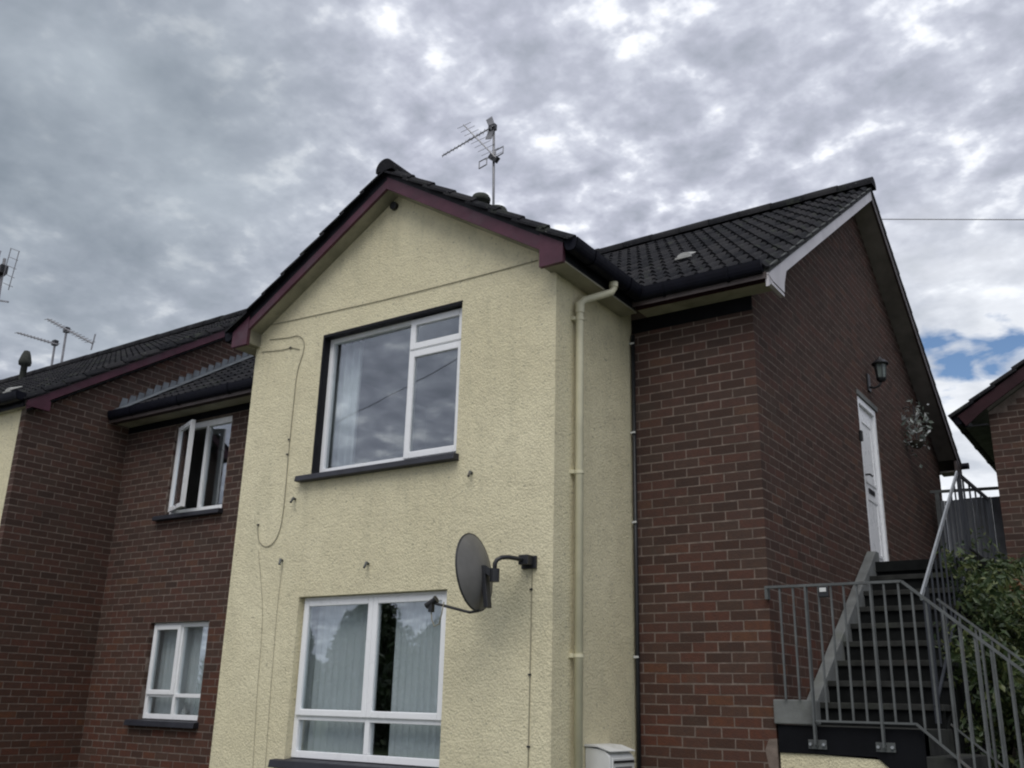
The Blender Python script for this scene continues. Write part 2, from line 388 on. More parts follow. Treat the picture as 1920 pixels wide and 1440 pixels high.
# ------------------------------------------------------------------ measured layout (metres)
YF, XL, XR = -1.235, -4.454, -1.094           # cream projecting bay
XG, YL = -8.162, -1.345                       # left neighbour: gable wall plane, front wall plane
DEPTH, RIDGE_Y = 6.92, 3.46
GX = (XL+XR)/2                                # bay ridge
def zb_main(y): return 4.79 + 0.67*((y+0.27) if y <= RIDGE_Y else (2*RIDGE_Y+0.27-y))     # top of main bargeboard
def zb_bay(x): return 6.007 - 0.62*abs(x-GX)
def zb_left(y): return 4.72 + 0.67*((y+1.40) if y <= 2.40 else (6.20-y))
RX, RY = 0.593, 5.2                           # right neighbour: roof tip and front plane
def zb_right(x): return 4.93 + 0.64*(x-RX)
PITCHZ = 0.075; BL = 0.207; BH = 0.0645; BS = 0.197; BHD = 0.0935; JOINT = 0.010
def zc(c): return 3.5 + PITCHZ*c              # centre height of brick course c

# ------------------------------------------------------------------ ground and roads
g = MB(); 
g.add([(-400,-400,0),(400,-400,0),(400,400,0),(-400,400,0)], [(0,1,2,3)])
tag(g.build('ground', M_GRASS), kind='structure')
g = MB().box(-30, 30, -9.6, -4.2, -0.10, 0.02); tag(g.build('pavement', M_PAVE), kind='structure')
g = MB().box(-200, 200, -16.5, -9.75, -0.10, 0.008); tag(g.build('road', M_ROAD), kind='structure')
g = MB()
for i in range(66): g.box(-30+i*0.91, -30+i*0.91+0.90, -9.75, -9.60, -0.1, 0.12)
tag(g.build('kerb', M_PAVE), kind='structure')
# planted bank rising between the steps and the house on the right
nb = 14; V = []; Fq = []
for j in range(nb+1):
    for i in range(nb+1):
        x = 1.06 + 5.5*i/nb; y = 0.98 + 8.0*j/nb
        z = max(0.02, min(2.5, 0.62*(y-0.9)))*(1 if x < 3.5 else max(0, 1-(x-3.5)/2.8)) + 0.05*math.sin(3*x+2*y)
        V.append((x, y, max(0.03, z)))
for j in range(nb):
    for i in range(nb):
        a = j*(nb+1)+i; Fq.append((a, a+1, a+nb+2, a+nb+1))
tag(MB().add(V, Fq).build('bank', M_SOIL, smooth=True), kind='structure')

# ------------------------------------------------------------------ bricks
def worn(*b):          # a slightly irregular brick
    m = MB().box(*b); gx, gy = (0.0022, 0.0003) if b[1]-b[0] > b[3]-b[2] else (0.0003, 0.0022)
    if abs(min(b[1]-b[0], b[3]-b[2])-0.10) > 1e-4: gx = gy = 0.0003          # bricks that turn a corner show two faces
    m.v = [(x+random.uniform(-gx, gx), y+random.uniform(-gy, gy), z+random.uniform(-0.0024, 0.0024)) for x, y, z in m.v]; return m
class Bricks:
    """collects brick faces of one house; the largest 300 in view become objects, the rest one mesh"""
    def __init__(s): s.items = []
    def put(s, cx, cy, cz, sx, sy, sz, n):        # box centre, sizes, outward normal
        p = project((cx, cy, cz)); score = -1
        if p and -10 < p[0] < 1930 and -10 < p[1] < 1450:
            d = (CAM - Vector((cx, cy, cz))).normalized(); cs = d.dot(Vector(n))
            if cs > 0: score = cs*max(sx, sy)*sz/p[2]**2
        s.items.append((score, cx, cy, cz, sx, sy, sz))
    def finish(s, wall_of, default, limit=300):
        s.items.sort(key=lambda t: -t[0]); cache = {}; rest = MB(); k = 0
        for i, (sc, cx, cy, cz, sx, sy, sz) in enumerate(s.items):
            jx, jy, jz = random.uniform(-0.0004, 0.0004), random.uniform(-0.0004, 0.0004), random.uniform(-0.0014, 0.0014)
            if k < limit and sc > 0:
                key = (round(sx, 3), round(sy, 3), round(sz, 3), random.randrange(5))
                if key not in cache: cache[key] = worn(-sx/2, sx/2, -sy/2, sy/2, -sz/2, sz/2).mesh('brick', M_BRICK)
                link('brick', cache[key], Vector((cx+jx, cy+jy, cz+jz)), wall_of(cx, cy))
                k += 1
            else:
                w_ = worn(cx-sx/2+jx, cx+sx/2+jx, cy-sy/2+jy, cy+sy/2+jy, cz-sz/2+jz, cz+sz/2+jz); rest.add(w_.v, w_.f)
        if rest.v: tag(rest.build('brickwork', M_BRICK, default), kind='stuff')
def lay(row, holes):
    """row: list of (u0,u1); holes: list of (h0,h1) -> trimmed pieces"""
    out = []
    for a, b in row:
        segs = [(a, b)]
        for h0, h1 in holes:
            ns = []
            for p, q in segs:
                if q <= h0 or p >= h1: ns.append((p, q)); continue
                if p < h0: ns.append((p, h0))
                if q > h1: ns.append((h1, q))
            segs = ns
        out += [sg for sg in segs if sg[1]-sg[0] > 0.022]
    return out
def snapz(z, side):      # snap an opening edge to a bed joint
    return 3.5 - PITCHZ/2 + PITCHZ*round((z-3.5+PITCHZ/2)/PITCHZ)

# openings ---------------------------------------------------------------------------------------
UPWIN = (-3.555, -1.993, 3.377, 4.675)
LOWIN = (-3.575, -2.020, 1.085, 2.362)
LUP = (-7.215, -6.215, snapz(3.55, 0), snapz(4.65, 0))
LLO = (-7.195, -6.200, snapz(1.29, 0), snapz(2.35, 0))
DOOR = (2.98, 3.70, snapz(2.94, 0), snapz(4.74, 0))

house = thing('house', 'two-storey house with cream roughcast front bay, brown brick sides and outside stair', 'house', (-2.0, 2.0, 0))
# ---- cream bay walls
def slab_holes(mb, plane, n, u0, u1, z0, z1, holes, rec, axis):
    """front skin with rectangular holes and reveals; axis 'y' -> plane y=const facing -y"""
    us = sorted({u0, u1} | {h[0] for h in holes} | {h[1] for h in holes}); zs = sorted({z0, z1} | {h[2] for h in holes} | {h[3] for h in holes})
    for a, b in zip(us, us[1:]):
        for c, d in zip(zs, zs[1:]):
            um, zm = (a+b)/2, (c+d)/2
            if any(h[0] < um < h[1] and h[2] < zm < h[3] for h in holes): continue
            mb.add([(a, plane, c), (b, plane, c), (b, plane, d), (a, plane, d)], [(0, 1, 2, 3)])
    for h in holes:
        a, b, c, d = h
        q = plane + rec
        mb.add([(a,plane,c),(a,q,c),(a,q,d),(a,plane,d)], [(0,1,2,3)]); mb.add([(b,plane,c),(b,plane,d),(b,q,d),(b,q,c)], [(0,1,2,3)])
        mb.add([(a,plane,d),(a,q,d),(b,q,d),(b,plane,d)], [(0,1,2,3)]); mb.add([(a,plane,c),(b,plane,c),(b,q,c),(a,q,c)], [(0,1,2,3)])
wf = MB(); slab_holes(wf, YF, -1, XL, XR, 0, 4.70, [UPWIN, LOWIN], 0.14, 'y')
zt = lambda x: zb_bay(x) - 0.135
wf.add([(XL, YF, 4.70), (XR, YF, 4.70), (XR, YF, zt(XR)), (GX, YF, zt(GX)), (XL, YF, zt(XL))], [(0, 1, 2, 3, 4)])
front_wall = wf.build('front_wall', M_RENDER, house)
ws = MB().add([(XR, YF, 0), (XR, 0.02, 0), (XR, 0.02, 4.9), (XR, YF, 4.9)], [(0, 1, 2, 3)]); ws.build('side_wall', M_RENDER, house)
ws = MB().add([(XL, 0.02, 0), (XL, YF, 0), (XL, YF, 4.9), (XL, 0.02, 4.9)], [(0, 1, 2, 3)]); ws.build('side_wall', M_RENDER, house)

# ---- brick walls of the house: mortar cores (6 mm behind the brick faces) and bricks
MR = 0.0011
core = MB()
core.add([(XR, MR, 0), (-MR, MR, 0), (-MR, MR, 4.9), (XR, MR, 4.9)], [(0, 1, 2, 3)])
strip_wall = core.build('brick_wall', M_MORTAR, house)
core = MB()   # right gable, with the door opening
yy = [MR, DOOR[0], DOOR[1], RIDGE_Y, DEPTH-MR]; X = -MR
core.add([(X, MR, 0), (X, DOOR[0], 0), (X, DOOR[0], zb_main(DOOR[0])-0.09), (X, MR, zb_main(MR)-0.09)], [(0, 1, 2, 3)])
core.add([(X, DOOR[0], 0), (X, DOOR[1], 0), (X, DOOR[1], DOOR[2]), (X, DOOR[0], DOOR[2])], [(0, 1, 2, 3)])
core.add([(X, DOOR[0], DOOR[3]), (X, DOOR[1], DOOR[3]), (X, DOOR[1], zb_main(DOOR[1])-0.09), (X, RIDGE_Y, zb_main(RIDGE_Y)-0.09), (X, DOOR[0], zb_main(DOOR[0])-0.09)], [(0, 1, 2, 3, 4)])
core.add([(X, DOOR[1], 0), (X, DEPTH-MR, 0), (X, DEPTH-MR, zb_main(DEPTH)-0.09), (X, DOOR[1], zb_main(DOOR[1])-0.09)], [(0, 1, 2, 3)])
for y in (DOOR[0], DOOR[1]): core.add([(X, y, DOOR[2]), (X-0.11, y, DOOR[2]), (X-0.11, y, DOOR[3]), (X, y, DOOR[3])], [(0, 1, 2, 3)])
core.add([(X, DEPTH-MR, 0), (XG, DEPTH-MR, 0), (XG, DEPTH-MR, 4.9), (X, DEPTH-MR, 4.9)], [(0, 1, 2, 3)])
gable_wall = core.build('brick_wall', M_MORTAR, house)
core = MB()
slab_holes(core, MR, -1, XG, XL, 0, 4.9, [LUP, LLO], 0.12, 'y')
recess_wall = core.build('brick_wall', M_MORTAR, house)

bk = Bricks()
for c in range(-46, 62):
    z = zc(c); odd = c % 2 != 0
    if z < 0.03: continue
    if 4.66 <= z < 4.80: bk.put(-(BHD if odd else BS)/2, (BS if odd else BHD)/2, z, BHD if odd else BS, BS if odd else BHD, BH, (0.35, -0.93, 0))
    if z < 4.66:
        # strip facing the street between the bay and the corner (corner bricks turn the corner)
        row = []; x = 0.0; first = True
        while x > XR+0.003:
            w = (BHD if odd else BS) if first else BS
            x1 = max(x-w, XR)
            if x-x1 > 0.02:
                if first: bk.put((x+x1)/2, (BS if odd else BHD)/2, z, x-x1, BS if odd else BHD, BH, (0.35, -0.93, 0))
                else: bk.put((x+x1)/2, 0.05, z, x-x1, 0.10, BH, (0, -1, 0))
            x = x-w-JOINT; first = False
        # recessed wall between the bay and the neighbour
        row = []; x = XG+0.004 + (0.0 if odd else -BL/2)
        while x < XL: row.append((max(x, XG+0.004), min(x+BS, XL))); x += BL
        hs = [(h[0], h[1]) for h in (LUP, LLO) if h[2] < z < h[3]]
        for a, b in lay(row, hs): bk.put((a+b)/2, 0.05, z, b-a, 0.10, BH, (0, -1, 0))
    # gable facing right
    row = []; y = (BS if odd else BHD) + JOINT
    while y < DEPTH: row.append((y, min(y+BS, DEPTH))); y += BL
    hs = [(DOOR[0], DOOR[1])] if DOOR[2] < z < DOOR[3] else []
    for a, b in lay(row, hs):
        lim = (z+0.03+0.085-4.79)/0.67-0.27
        a = max(a, lim); b = min(b, 2*RIDGE_Y-lim)
        if b-a < 0.03: continue
        bk.put(-0.05, (a+b)/2, z, 0.10, b-a, BH, (1, 0, 0))
bk.finish(lambda x, y: recess_wall if x < XL+0.01 else (strip_wall if y < 0.11 and x < -0.001-0.0 and not (abs(x+0.05) < 1e-3 and y > 0.12) else gable_wall), gable_wall)
# small cement repair at the foot of the corner
MB().prism([(-0.062,-0.0045,1.17),(0.003,-0.0045,1.155),(0.003,-0.0045,1.375),(-0.055,-0.0045,1.37),(-0.085,-0.0045,1.30)], (0, 0.03, 0)).build('cement_patch', M_MORTAR, house)
MB().box(XR+0.012, -0.003, -0.007, 0.02, 4.625, 4.748).build('eaves_band', M_NAVY, house)  # near-black band across the wall top, just under the soffit
MB().add([(XG+0.01, -0.007, 4.665),(XL,-0.007,4.665),(XL,-0.007,4.748),(XG+0.01,-0.007,4.748)],[(0,1,2,3)]).build('eaves_band', M_NAVY, house)

# ------------------------------------------------------------------ roof tiles
TW, TG, TL = 0.254, 0.295, 0.325
def tile_mesh():
    m = MB(); n = 20; th = 0.019
    def h(u):
        p = (u/(TW/2)) % 1.0; d = min(abs(p-0.5), 0.5)
        return 0.043*max(0.0, math.cos(min(1.0, d/0.36)*math.pi/2))**1.2
    us = [TW*1.02*i/n for i in range(n+1)]
    top0 = [(u, 0, h(u)+0.032) for u in us]; top1 = [(u, TL, h(u)+0.032-0.020*TL/TG) for u in us]
    bot0 = [(u, 0, h(u)*0.9+0.032-th) for u in us]
    m.add(top0+top1, [(i, i+1, n+2+i, n+1+i) for i in range(n)])
    m.add(top0+bot0, [(i+1, i, n+1+i, n+2+i) for i in range(n)])
    for j in (0, n):
        m.add([top0[j], top1[j], (us[j], TL, h(us[j])*0.9+0.01-th), bot0[j]], [(0, 1, 2, 3)])
    me = m.mesh('roof_tile', M_TILE)
    bm = bmesh.new(); bm.from_mesh(me); bmesh.ops.remove_doubles(bm, verts=bm.verts, dist=1e-5); bm.to_mesh(me); bm.free()
    return me
TILE = tile_mesh()
class Tiles:
    def __init__(s): s.items = []
    def slope(s, origin, across, upv, ncol, nrow, keep, nvis, length):
        gauge = length/nrow; across = Vector(across).normalized(); upv = Vector(upv).normalized(); nrm = across.cross(upv)
        M = Matrix((( across.x, upv.x, nrm.x), (across.y, upv.y, nrm.y), (across.z, upv.z, nrm.z)))
        for r in range(nrow):
            for c in range(ncol):
                p = Vector(origin) + across*(c*TW) + upv*(r*gauge)
                ctr = p + across*TW/2 + upv*TG/2
                if not keep(ctr): continue
                q = project(ctr); sc = -1
                if q and 0 < q[0] < 1920 and 0 < q[1] < 1440 and nvis(ctr):
                    d = (CAM-ctr).normalized(); sc = (max(0, d.dot(nrm))+0.02)/q[2]**2
                s.items.append((sc, p, M))
    def finish(s, roof, limit=300):
        s.items.sort(key=lambda t: -t[0]); rest = MB(); k = 0
        tv = [v.co.copy() for v in TILE.vertices]; tf = [tuple(p.vertices) for p in TILE.polygons]
        for sc, p, M in s.items:
            e = Matrix.Rotation(random.uniform(-0.006, 0.006), 3, 'Z') @ Matrix.Rotation(random.uniform(-0.008, 0.008), 3, 'X')
            MM = M @ e; p = p + Vector((0, 0, random.uniform(-0.003, 0.003)))
            if k < limit and sc > 0:
                link('roof_tile', TILE, p, roof, MM.to_euler()); k += 1
            else: rest.add([MM @ v + p for v in tv], tf)
        if rest.v: tag(rest.build('roof_tiling', M_TILE, roof), kind='stuff')
def ridge_tiles(parent, a, b, rad=0.098, seg=0.40):
    a = Vector(a); b = Vector(b); L = (b-a).length; n = max(1, int(L/seg)); d = (b-a)/n; t = d.normalized(); sd_ = t.cross(Vector((0,0,1)))
    m = MB(); k = 10; prof = []
    for i in range(k+1):
        an = math.pi*(-0.08 + 1.16*i/k); prof.append((math.cos(an)*rad, math.sin(an)*rad))
    V = []; 
    ln = d.length*0.985
    for j, f in ((0, 1.0), (1, 0.97)):
        for (x, z) in prof: V.append((x*f, j*ln, z*f))
    for (x, z) in prof: V.append((x*0.84, 0, z*0.84))
    for (x, z) in prof: V.append((x*0.84, ln, z*0.84))
    K = k+1
    Fs = [(i, i+1, K+i+1, K+i) for i in range(k)] + [(i+1, i, 2*K+i, 2*K+i+1) for i in range(k)] + [(K+i, K+i+1, 3*K+i+1, 3*K+i) for i in range(k)]
    Fs += [tuple(2*K+i for i in range(K)), tuple(3*K+i for i in range(K))]     # bedded in mortar: closed ends
    me = m.add(V, Fs).mesh('ridge_tile', M_TILE)
    for p in me.polygons: p.use_smooth = abs(p.normal.y) < 0.5
    ang = math.atan2(d.y, d.x) - math.pi/2
    for i in range(n):
        link('ridge_tile', me, a + d*i + Vector((0, 0, random.uniform(-0.004, 0.004))), parent, (0, 0, ang))

cosm = 1/math.sqrt(1+0.67**2); cosb = 1/math.sqrt(1+0.62**2)
up_m = Vector((0, cosm, 0.67*cosm))
# underlay boards give the roof its body
def roof_board(pts, th=0.05):
    return MB().prism(pts, (0, 0, -th))
rb = roof_board([(XG, -0.29, zb_main(-0.29)+0.012), (0.225, -0.29, zb_main(-0.29)+0.012), (0.225, RIDGE_Y, zb_main(RIDGE_Y)+0.012), (XG, RIDGE_Y, zb_main(RIDGE_Y)+0.012)])
rb.prism([(XG, RIDGE_Y+0.001, zb_main(RIDGE_Y)+0.012), (0.225, RIDGE_Y+0.001, zb_main(RIDGE_Y)+0.012), (0.225, DEPTH+0.29, zb_main(DEPTH+0.29)+0.012), (XG, DEPTH+0.29, zb_main(DEPTH+0.29)+0.012)], (0, 0, -0.05))
yv = lambda x: (zb_bay(x)-4.79)/0.67 - 0.27 + 0.05    # bay roof runs back into the main roof
for sg in (-1, 1):
    xe = GX + sg*1.90
    rb.prism([(xe, -1.385, zb_bay(xe)+0.012), (GX, -1.385, zb_bay(GX)+0.012), (GX, yv(GX), zb_bay(GX)+0.012), (xe, -0.25, zb_bay(xe)+0.012)], (0, 0, -0.045))
roof = rb.build('roof', M_DARKBARGE, house)
ts = Tiles()
def keep_main(p):
    if p.x < XG+0.02 or p.x > 0.30: return False
    zg = zb_bay(p.x) + 0.02
    return not (abs(p.x-GX) < 1.95 and p.z < zg-0.02)
nrow_m = round((RIDGE_Y+0.31)/cosm/TG); len_m = (RIDGE_Y+0.275-0.03)/cosm
ts.slope((0.252-34*TW, -0.275, zb_main(-0.275)+0.02), (1, 0, 0), up_m, 34, nrow_m, lambda p: keep_main(p) and p.y < RIDGE_Y-0.02, lambda p: p.x > -3.0 or p.x < -4.4, len_m)
ts.slope((0.252, 2*RIDGE_Y+0.275, zb_main(-0.275)+0.02), (-1, 0, 0), (0, -cosm, 0.67*cosm), 33, nrow_m, lambda p: p.y > RIDGE_Y+0.02, lambda p: p.x > 0.0, len_m)
xe = 1.90
def keep_bay(p): return p.z > zb_main(p.y)-0.05 or p.y < -0.2
nrow_b = round(xe/cosb/TG); len_b = (xe-0.03)/cosb
ts.slope((GX+xe, -1.445, zb_bay(GX+xe)+0.02), (0, 1, 0), (-cosb, 0, 0.62*cosb), 12, nrow_b, lambda p: keep_bay(p) and p.x > GX, lambda p: True, len_b)
ts.slope((GX-xe, -1.445+12*TW, zb_bay(GX-xe)+0.02), (0, -1, 0), (cosb, 0, 0.62*cosb), 12, nrow_b, lambda p: keep_bay(p) and p.x < GX, lambda p: True, len_b)
ts.finish(roof)
ridge_tiles(roof, (0.28, RIDGE_Y, zb_main(RIDGE_Y)+0.075), (XG+0.02, RIDGE_Y, zb_main(RIDGE_Y)+0.075))
ridge_tiles(roof, (GX, -1.45, zb_bay(GX)+0.045), (GX, 1.75, zb_bay(GX)+0.045))

# ---- bay bargeboards, boxed ends, soffits
for sg in (-1, 1):
    xo = GX + sg*1.84; xi = GX + sg*1.63
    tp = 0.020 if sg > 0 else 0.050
    MB().prism([(GX, -1.397, zb_bay(GX)-tp+0.001), (xo, -1.397, zb_bay(xo)-tp+0.001), (xo, -1.397, zb_bay(xo)+0.03), (GX, -1.397, zb_bay(GX)+0.03)][::-sg], (0, 0.02, 0)).build('undercloak_shade', M_BLACK, house)  # black strip paints in the shade beneath the overhanging verge tiles
    b = MB().prism([(GX, -1.40, zb_bay(GX)-tp), (xi, -1.40, zb_bay(xi)-tp), (xi, -1.40, zb_bay(xi)-0.135), (GX, -1.40, zb_bay(GX)-0.135)][::sg], (0, 0.03, 0))
    tag(b.build('bargeboard', M_PURPLE, house))
    e = MB().prism([(xi, -1.406, zb_bay(xi)-0.002), (xo, -1.406, zb_bay(xo)+0.0), (xo, -1.406, 4.712), (xi, -1.406, 4.712)][::sg], (0, 0.036, 0))
    e.build('barge_end', M_PURPLE, house)
    so = MB().prism([(GX, -1.370, zb_bay(GX)-0.125), (xi, -1.370, zb_bay(xi)-0.125), (xi, -1.370, zb_bay(xi)-0.137), (GX, -1.370, zb_bay(GX)-0.137)][::sg], (0, 0.138, 0))
    so.build('soffit', M_SOFFIT, house)
    xw = XR if sg > 0 else XL
    es = MB().box(min(xw, xo), max(xw, xo), -1.369, (-0.205 if sg > 0 else -0.205), 4.716, 4.730); es.build('soffit', M_SOFFIT, house)
    MB().box(min(xw, xi)-0.0, max(xw, xi), -1.369, YF-0.002, 4.731, 4.86).build('soffit_box', M_SOFFIT, house)
    fb = MB().box(xo-0.02 if sg > 0 else xo, xo if sg > 0 else xo+0.02, -1.369, -0.23, 4.731, 4.872); fb.build('fascia', M_BLACK, house)
# ---- main eaves: soffit, fascia
MB().box(XR+0.158, 0.212, -0.20, -0.002, 4.749, 4.762).build('soffit', M_SOFFIT, house)
MB().box(XR+0.160, 0.212, -0.222, -0.2005, 4.742, 4.885).build('fascia', M_FASCIA, house)
MB().box(XG+0.01, GX-1.845, -0.20, -0.002, 4.749, 4.762).build('soffit', M_SOFFIT, house)
MB().box(XG+0.01, GX-1.845, -0.222, -0.2005, 4.742, 4.885).build('fascia', M_DARKBARGE, house)
# ---- right verge bargeboards (front one pale, rear one dark) with soffit boards
for y0, y1, mt, nm in ((-0.27, RIDGE_Y, M_PVCGREY, 'pale bargeboard'), (2*RIDGE_Y+0.27, RIDGE_Y, M_DARKBARGE, None)):
    b = MB().prism([(0.215, y0, zb_main(y0)), (0.215, y1, zb_main(y1)), (0.215, y1, zb_main(y1)-0.112), (0.215, y0, zb_main(y0)-0.112)], (0.024, 0, 0))
    b.build('bargeboard', mt, house)
    MB().prism([(0.200, y0, zb_main(y0)+0.003), (0.200, y1, zb_main(y1)+0.003), (0.200, y1, zb_main(y1)+0.052), (0.200, y0, zb_main(y0)+0.052)], (0.048, 0, 0)).build('verge_mortar', M_VERGE, roof)
    b = MB().prism([(0.003, y0*0.0+(0.0 if y0 < 0 else DEPTH), zb_main(0 if y0 < 0 else DEPTH)-0.092), (0.003, y1, zb_main(y1)-0.092), (0.003, y1, zb_main(y1)-0.107), (0.003, (0.0 if y0 < 0 else DEPTH), zb_main(0 if y0 < 0 else DEPTH)-0.107)], (0.211, 0, 0))
    b.build('soffit', M_SOFFITG if y0 > 0 else M_SOFFITG, house)
MB().prism([(0.211, -0.275, 4.775), (0.211, -0.255, zb_main(-0.255)-0.004), (0.211, 0.16, zb_main(0.16)-0.004), (0.211, 0.16, zb_main(0.16)-0.115), (0.211, 0.10, 4.835), (0.211, 0.085, 4.752), (0.211, -0.20, 4.752)], (0.032, 0, 0)).build('barge_end', M_PVCGREY, house)
MB().prism([(0.205, -0.262, 4.748), (0.205, -0.20, 4.738), (0.205, 0.083, 4.738), (0.205, 0.083, 4.712), (0.205, -0.20, 4.712)], (0.036, 0, 0)) if False else MB().prism([(0.205, -0.25, 4.738), (0.205, 0.083, 4.738), (0.205, 0.083, 4.714), (0.205, -0.22, 4.714)], (0.036, 0, 0)).build('barge_end_trim', M_PVCGREY, house)
MB().box(0.205, 0.236, 2*RIDGE_Y-0.05, 2*RIDGE_Y+0.29, 4.70, 4.84).build('barge_end', M_DARKBARGE, house)
MB().box(0.002, 0.204, DEPTH+0.002, DEPTH+0.26, 4.70, 4.72).build('soffit', M_SOFFITG, house)
MB().tube([(0.21, DEPTH+0.30, 4.83), (0.33, DEPTH+0.30, 4.83)], 0.045, 12).build('gutter', M_GUTTER, house)

# ---- gutters: open half-round troughs
def gutter(mb, a, b, outv, rad=0.062):
    a = Vector(a); b = Vector(b); o = Vector(outv); k = 9; A = []; B = []; n = 10
    for P in (a, b):
        for rr in (rad, rad-0.005):
            for i in range(n+1):
                an = math.pi*i/n; A.append(P + o*(rad*1.0 + math.copysign(abs(math.cos(an))**0.6, math.cos(an))*rr) + Vector((0, 0, -math.sin(an)*rr*1.65)))
    K = n+1; Fs = []
    for i in range(n):
        Fs += [(i, i+1, 2*K+i+1, 2*K+i), (K+i+1, K+i, 3*K+i, 3*K+i+1), (i, K+i, K+i+1, i+1), (2*K+i, 2*K+i+1, 3*K+i+1, 3*K+i)]
    Fs += [(0, 2*K, 3*K, K), (n, K+n, 3*K+n, 2*K+n)]
    mb.add(A, Fs)
    # closed ends
    for base in (0, 2*K): mb.add([A[base+i] for i in range(K)], [tuple(range(K))])
    return mb
def gutter_part(a, b, outv, brackets=True, parent=None):
    g = gutter(MB(), a, b, outv).build('gutter', M_GUTTER, parent or house)
    a = Vector(a); b = Vector(b); L = (b-a).length; t = (b-a).normalized(); o = Vector(outv)
    n = max(2, int(L/0.85))
    for i in range(n):
        c = a + t*(L*(i+0.5)/n)
        m = gutter(MB(), c-t*0.012, c+t*0.012, outv, 0.0675)
        for q in range(len(m.v)): m.v[q] = tuple(Vector(m.v[q]) - o*0.0052)
        m.build('gutter_bracket', M_GUTTER, g)
    return g
gutter_part((GX+1.842, -1.40, 4.885), (GX+1.842, -0.235, 4.885), (1, 0, 0))
gutter_part((GX-1.842, -1.40, 4.885), (GX-1.842, -0.235, 4.885), (-1, 0, 0))
gutter_part((GX+1.842+0.02, -0.224, 4.880), (0.205, -0.224, 4.880), (0, -1, 0))
gutter_part((XG+0.02, -0.224, 4.880), (GX-1.842-0.02, -0.224, 4.880), (0, -1, 0))

# ---- downpipe on the side of the bay
dp = MB(); PX = XR+0.052; PY = -0.965
dp.tube([(-0.875, -0.72, 4.82), (-0.875, -0.72, 4.735), (-0.885, -0.735, 4.70), (PX+0.02, PY+0.03, 4.585), (PX, PY, 4.545), (PX, PY, 4.45), (PX, PY, 0.05)], 0.030, 14)
down = dp.build('downpipe', M_PIPE, house, smooth=True)
MB().tube([(-0.875, -0.72, 4.83), (-0.875, -0.72, 4.745)], 0.036, 14).build('pipe_socket', M_PIPE, down)
MB().tube([(PX, PY, 4.555), (PX, PY, 4.47)], 0.036, 14).build('pipe_socket', M_PIPE, down)
for z in (4.42, 3.20, 1.89, 0.6):
    m = MB().tube([(PX, PY, z-0.012), (PX, PY, z+0.012)], 0.035, 14); m.box(XR-0.01, PX-0.02, PY-0.050, PY-0.012, z-0.014, z+0.014); m.build('pipe_bracket', M_PIPE, down)

# ---- windows
def frame_rect(mb, x0, x1, y0, y1, z0, z1, w, wb=None):
    wb = wb or w
    mb.box(x0, x0+w, y0, y1, z0, z1); mb.box(x1-w, x1, y0, y1, z0, z1)
    mb.box(x0+w, x1-w, y0, y1, z1-w, z1); mb.box(x0+w, x1-w, y0, y1, z0, z0+wb); return mb
def pane(par, x0, x1, y, z0, z1):
    MB().box(x0, x1, y, y+0.006, z0, z1).build('pane', M_GLASS, par)
def sash(par, x0, x1, y, z0, z1, w=0.048):
    s = frame_rect(MB(), x0, x1, y, y+0.045, z0, z1, w).build('sash', M_UPVC, par, bevel=0.006)
    pane(par, x0+w-0.004, x1-w+0.004, y+0.018, z0+w-0.004, z1-w+0.004); return s
def sill(par, x0, x1, y, z, h, proj=0.075, mat=None):
    m = MB().prism([(x0, y-proj, z-h), (x0, y+0.13, z-h), (x0, y+0.13, z), (x0, y-proj+0.01, z-0.018)], (x1-x0, 0, 0))
    return m.build('sill', mat or M_SILL, par, bevel=0.005)
FW = 0.052
# upper bay window
x0, x1, z0, z1 = UPWIN; y = YF+0.075
m = MB(); e = 0.002
m.box(x0+e, x0+FW, y, y+0.06, z0+0.03, z1-e); m.box(x1-FW, x1-e, y, y+0.06, z0+0.03, z1-e)
m.box(x0+FW, x1-FW, y, y+0.06, z1-FW, z1-e); m.box(x0+FW, x1-FW, y, y+0.06, z0+0.03, z0+0.03+FW)
XM = -2.575; m.box(XM-0.022, XM+0.022, y, y+0.06, z0+0.03+FW, z1-FW)
ZT = 4.372; m.box(XM+0.022, x1-FW, y, y+0.06, ZT-0.02, ZT+0.02)
w1 = m.build('window', M_UPVC, house, bevel=0.004)
pane(w1, x0+FW-0.003, XM-0.02, y+0.028, z0+0.03+FW-0.003, z1-FW+0.003)
sash(w1, XM-0.008, x1-FW+0.034, y-0.018, ZT+0.008, z1-FW+0.030, 0.056)
sash(w1, XM-0.008, x1-FW+0.034, y-0.018, z0+0.03+FW-0.025, ZT-0.008, 0.056)
sill(w1, x0-0.135, x1+0.03, YF, z0+0.03, 0.068)
mm = MB()                                                  # black painted reveal: thin lining inside the opening
mm.box(x0+0.0005, x0+0.012, YF-0.004, y, z0+0.031, z1-0.0005); mm.box(x0+0.012, x1-0.012, YF-0.004, y, z1-0.013, z1-0.0005)
mm.box(x0-0.006, x0+0.0004, YF-0.0045, YF+0.002, z0+0.031, z1+0.012); mm.box(x0, x1+0.003, YF-0.0045, YF+0.002, z1, z1+0.012)
mm.build('reveal', M_BLACK, w1)
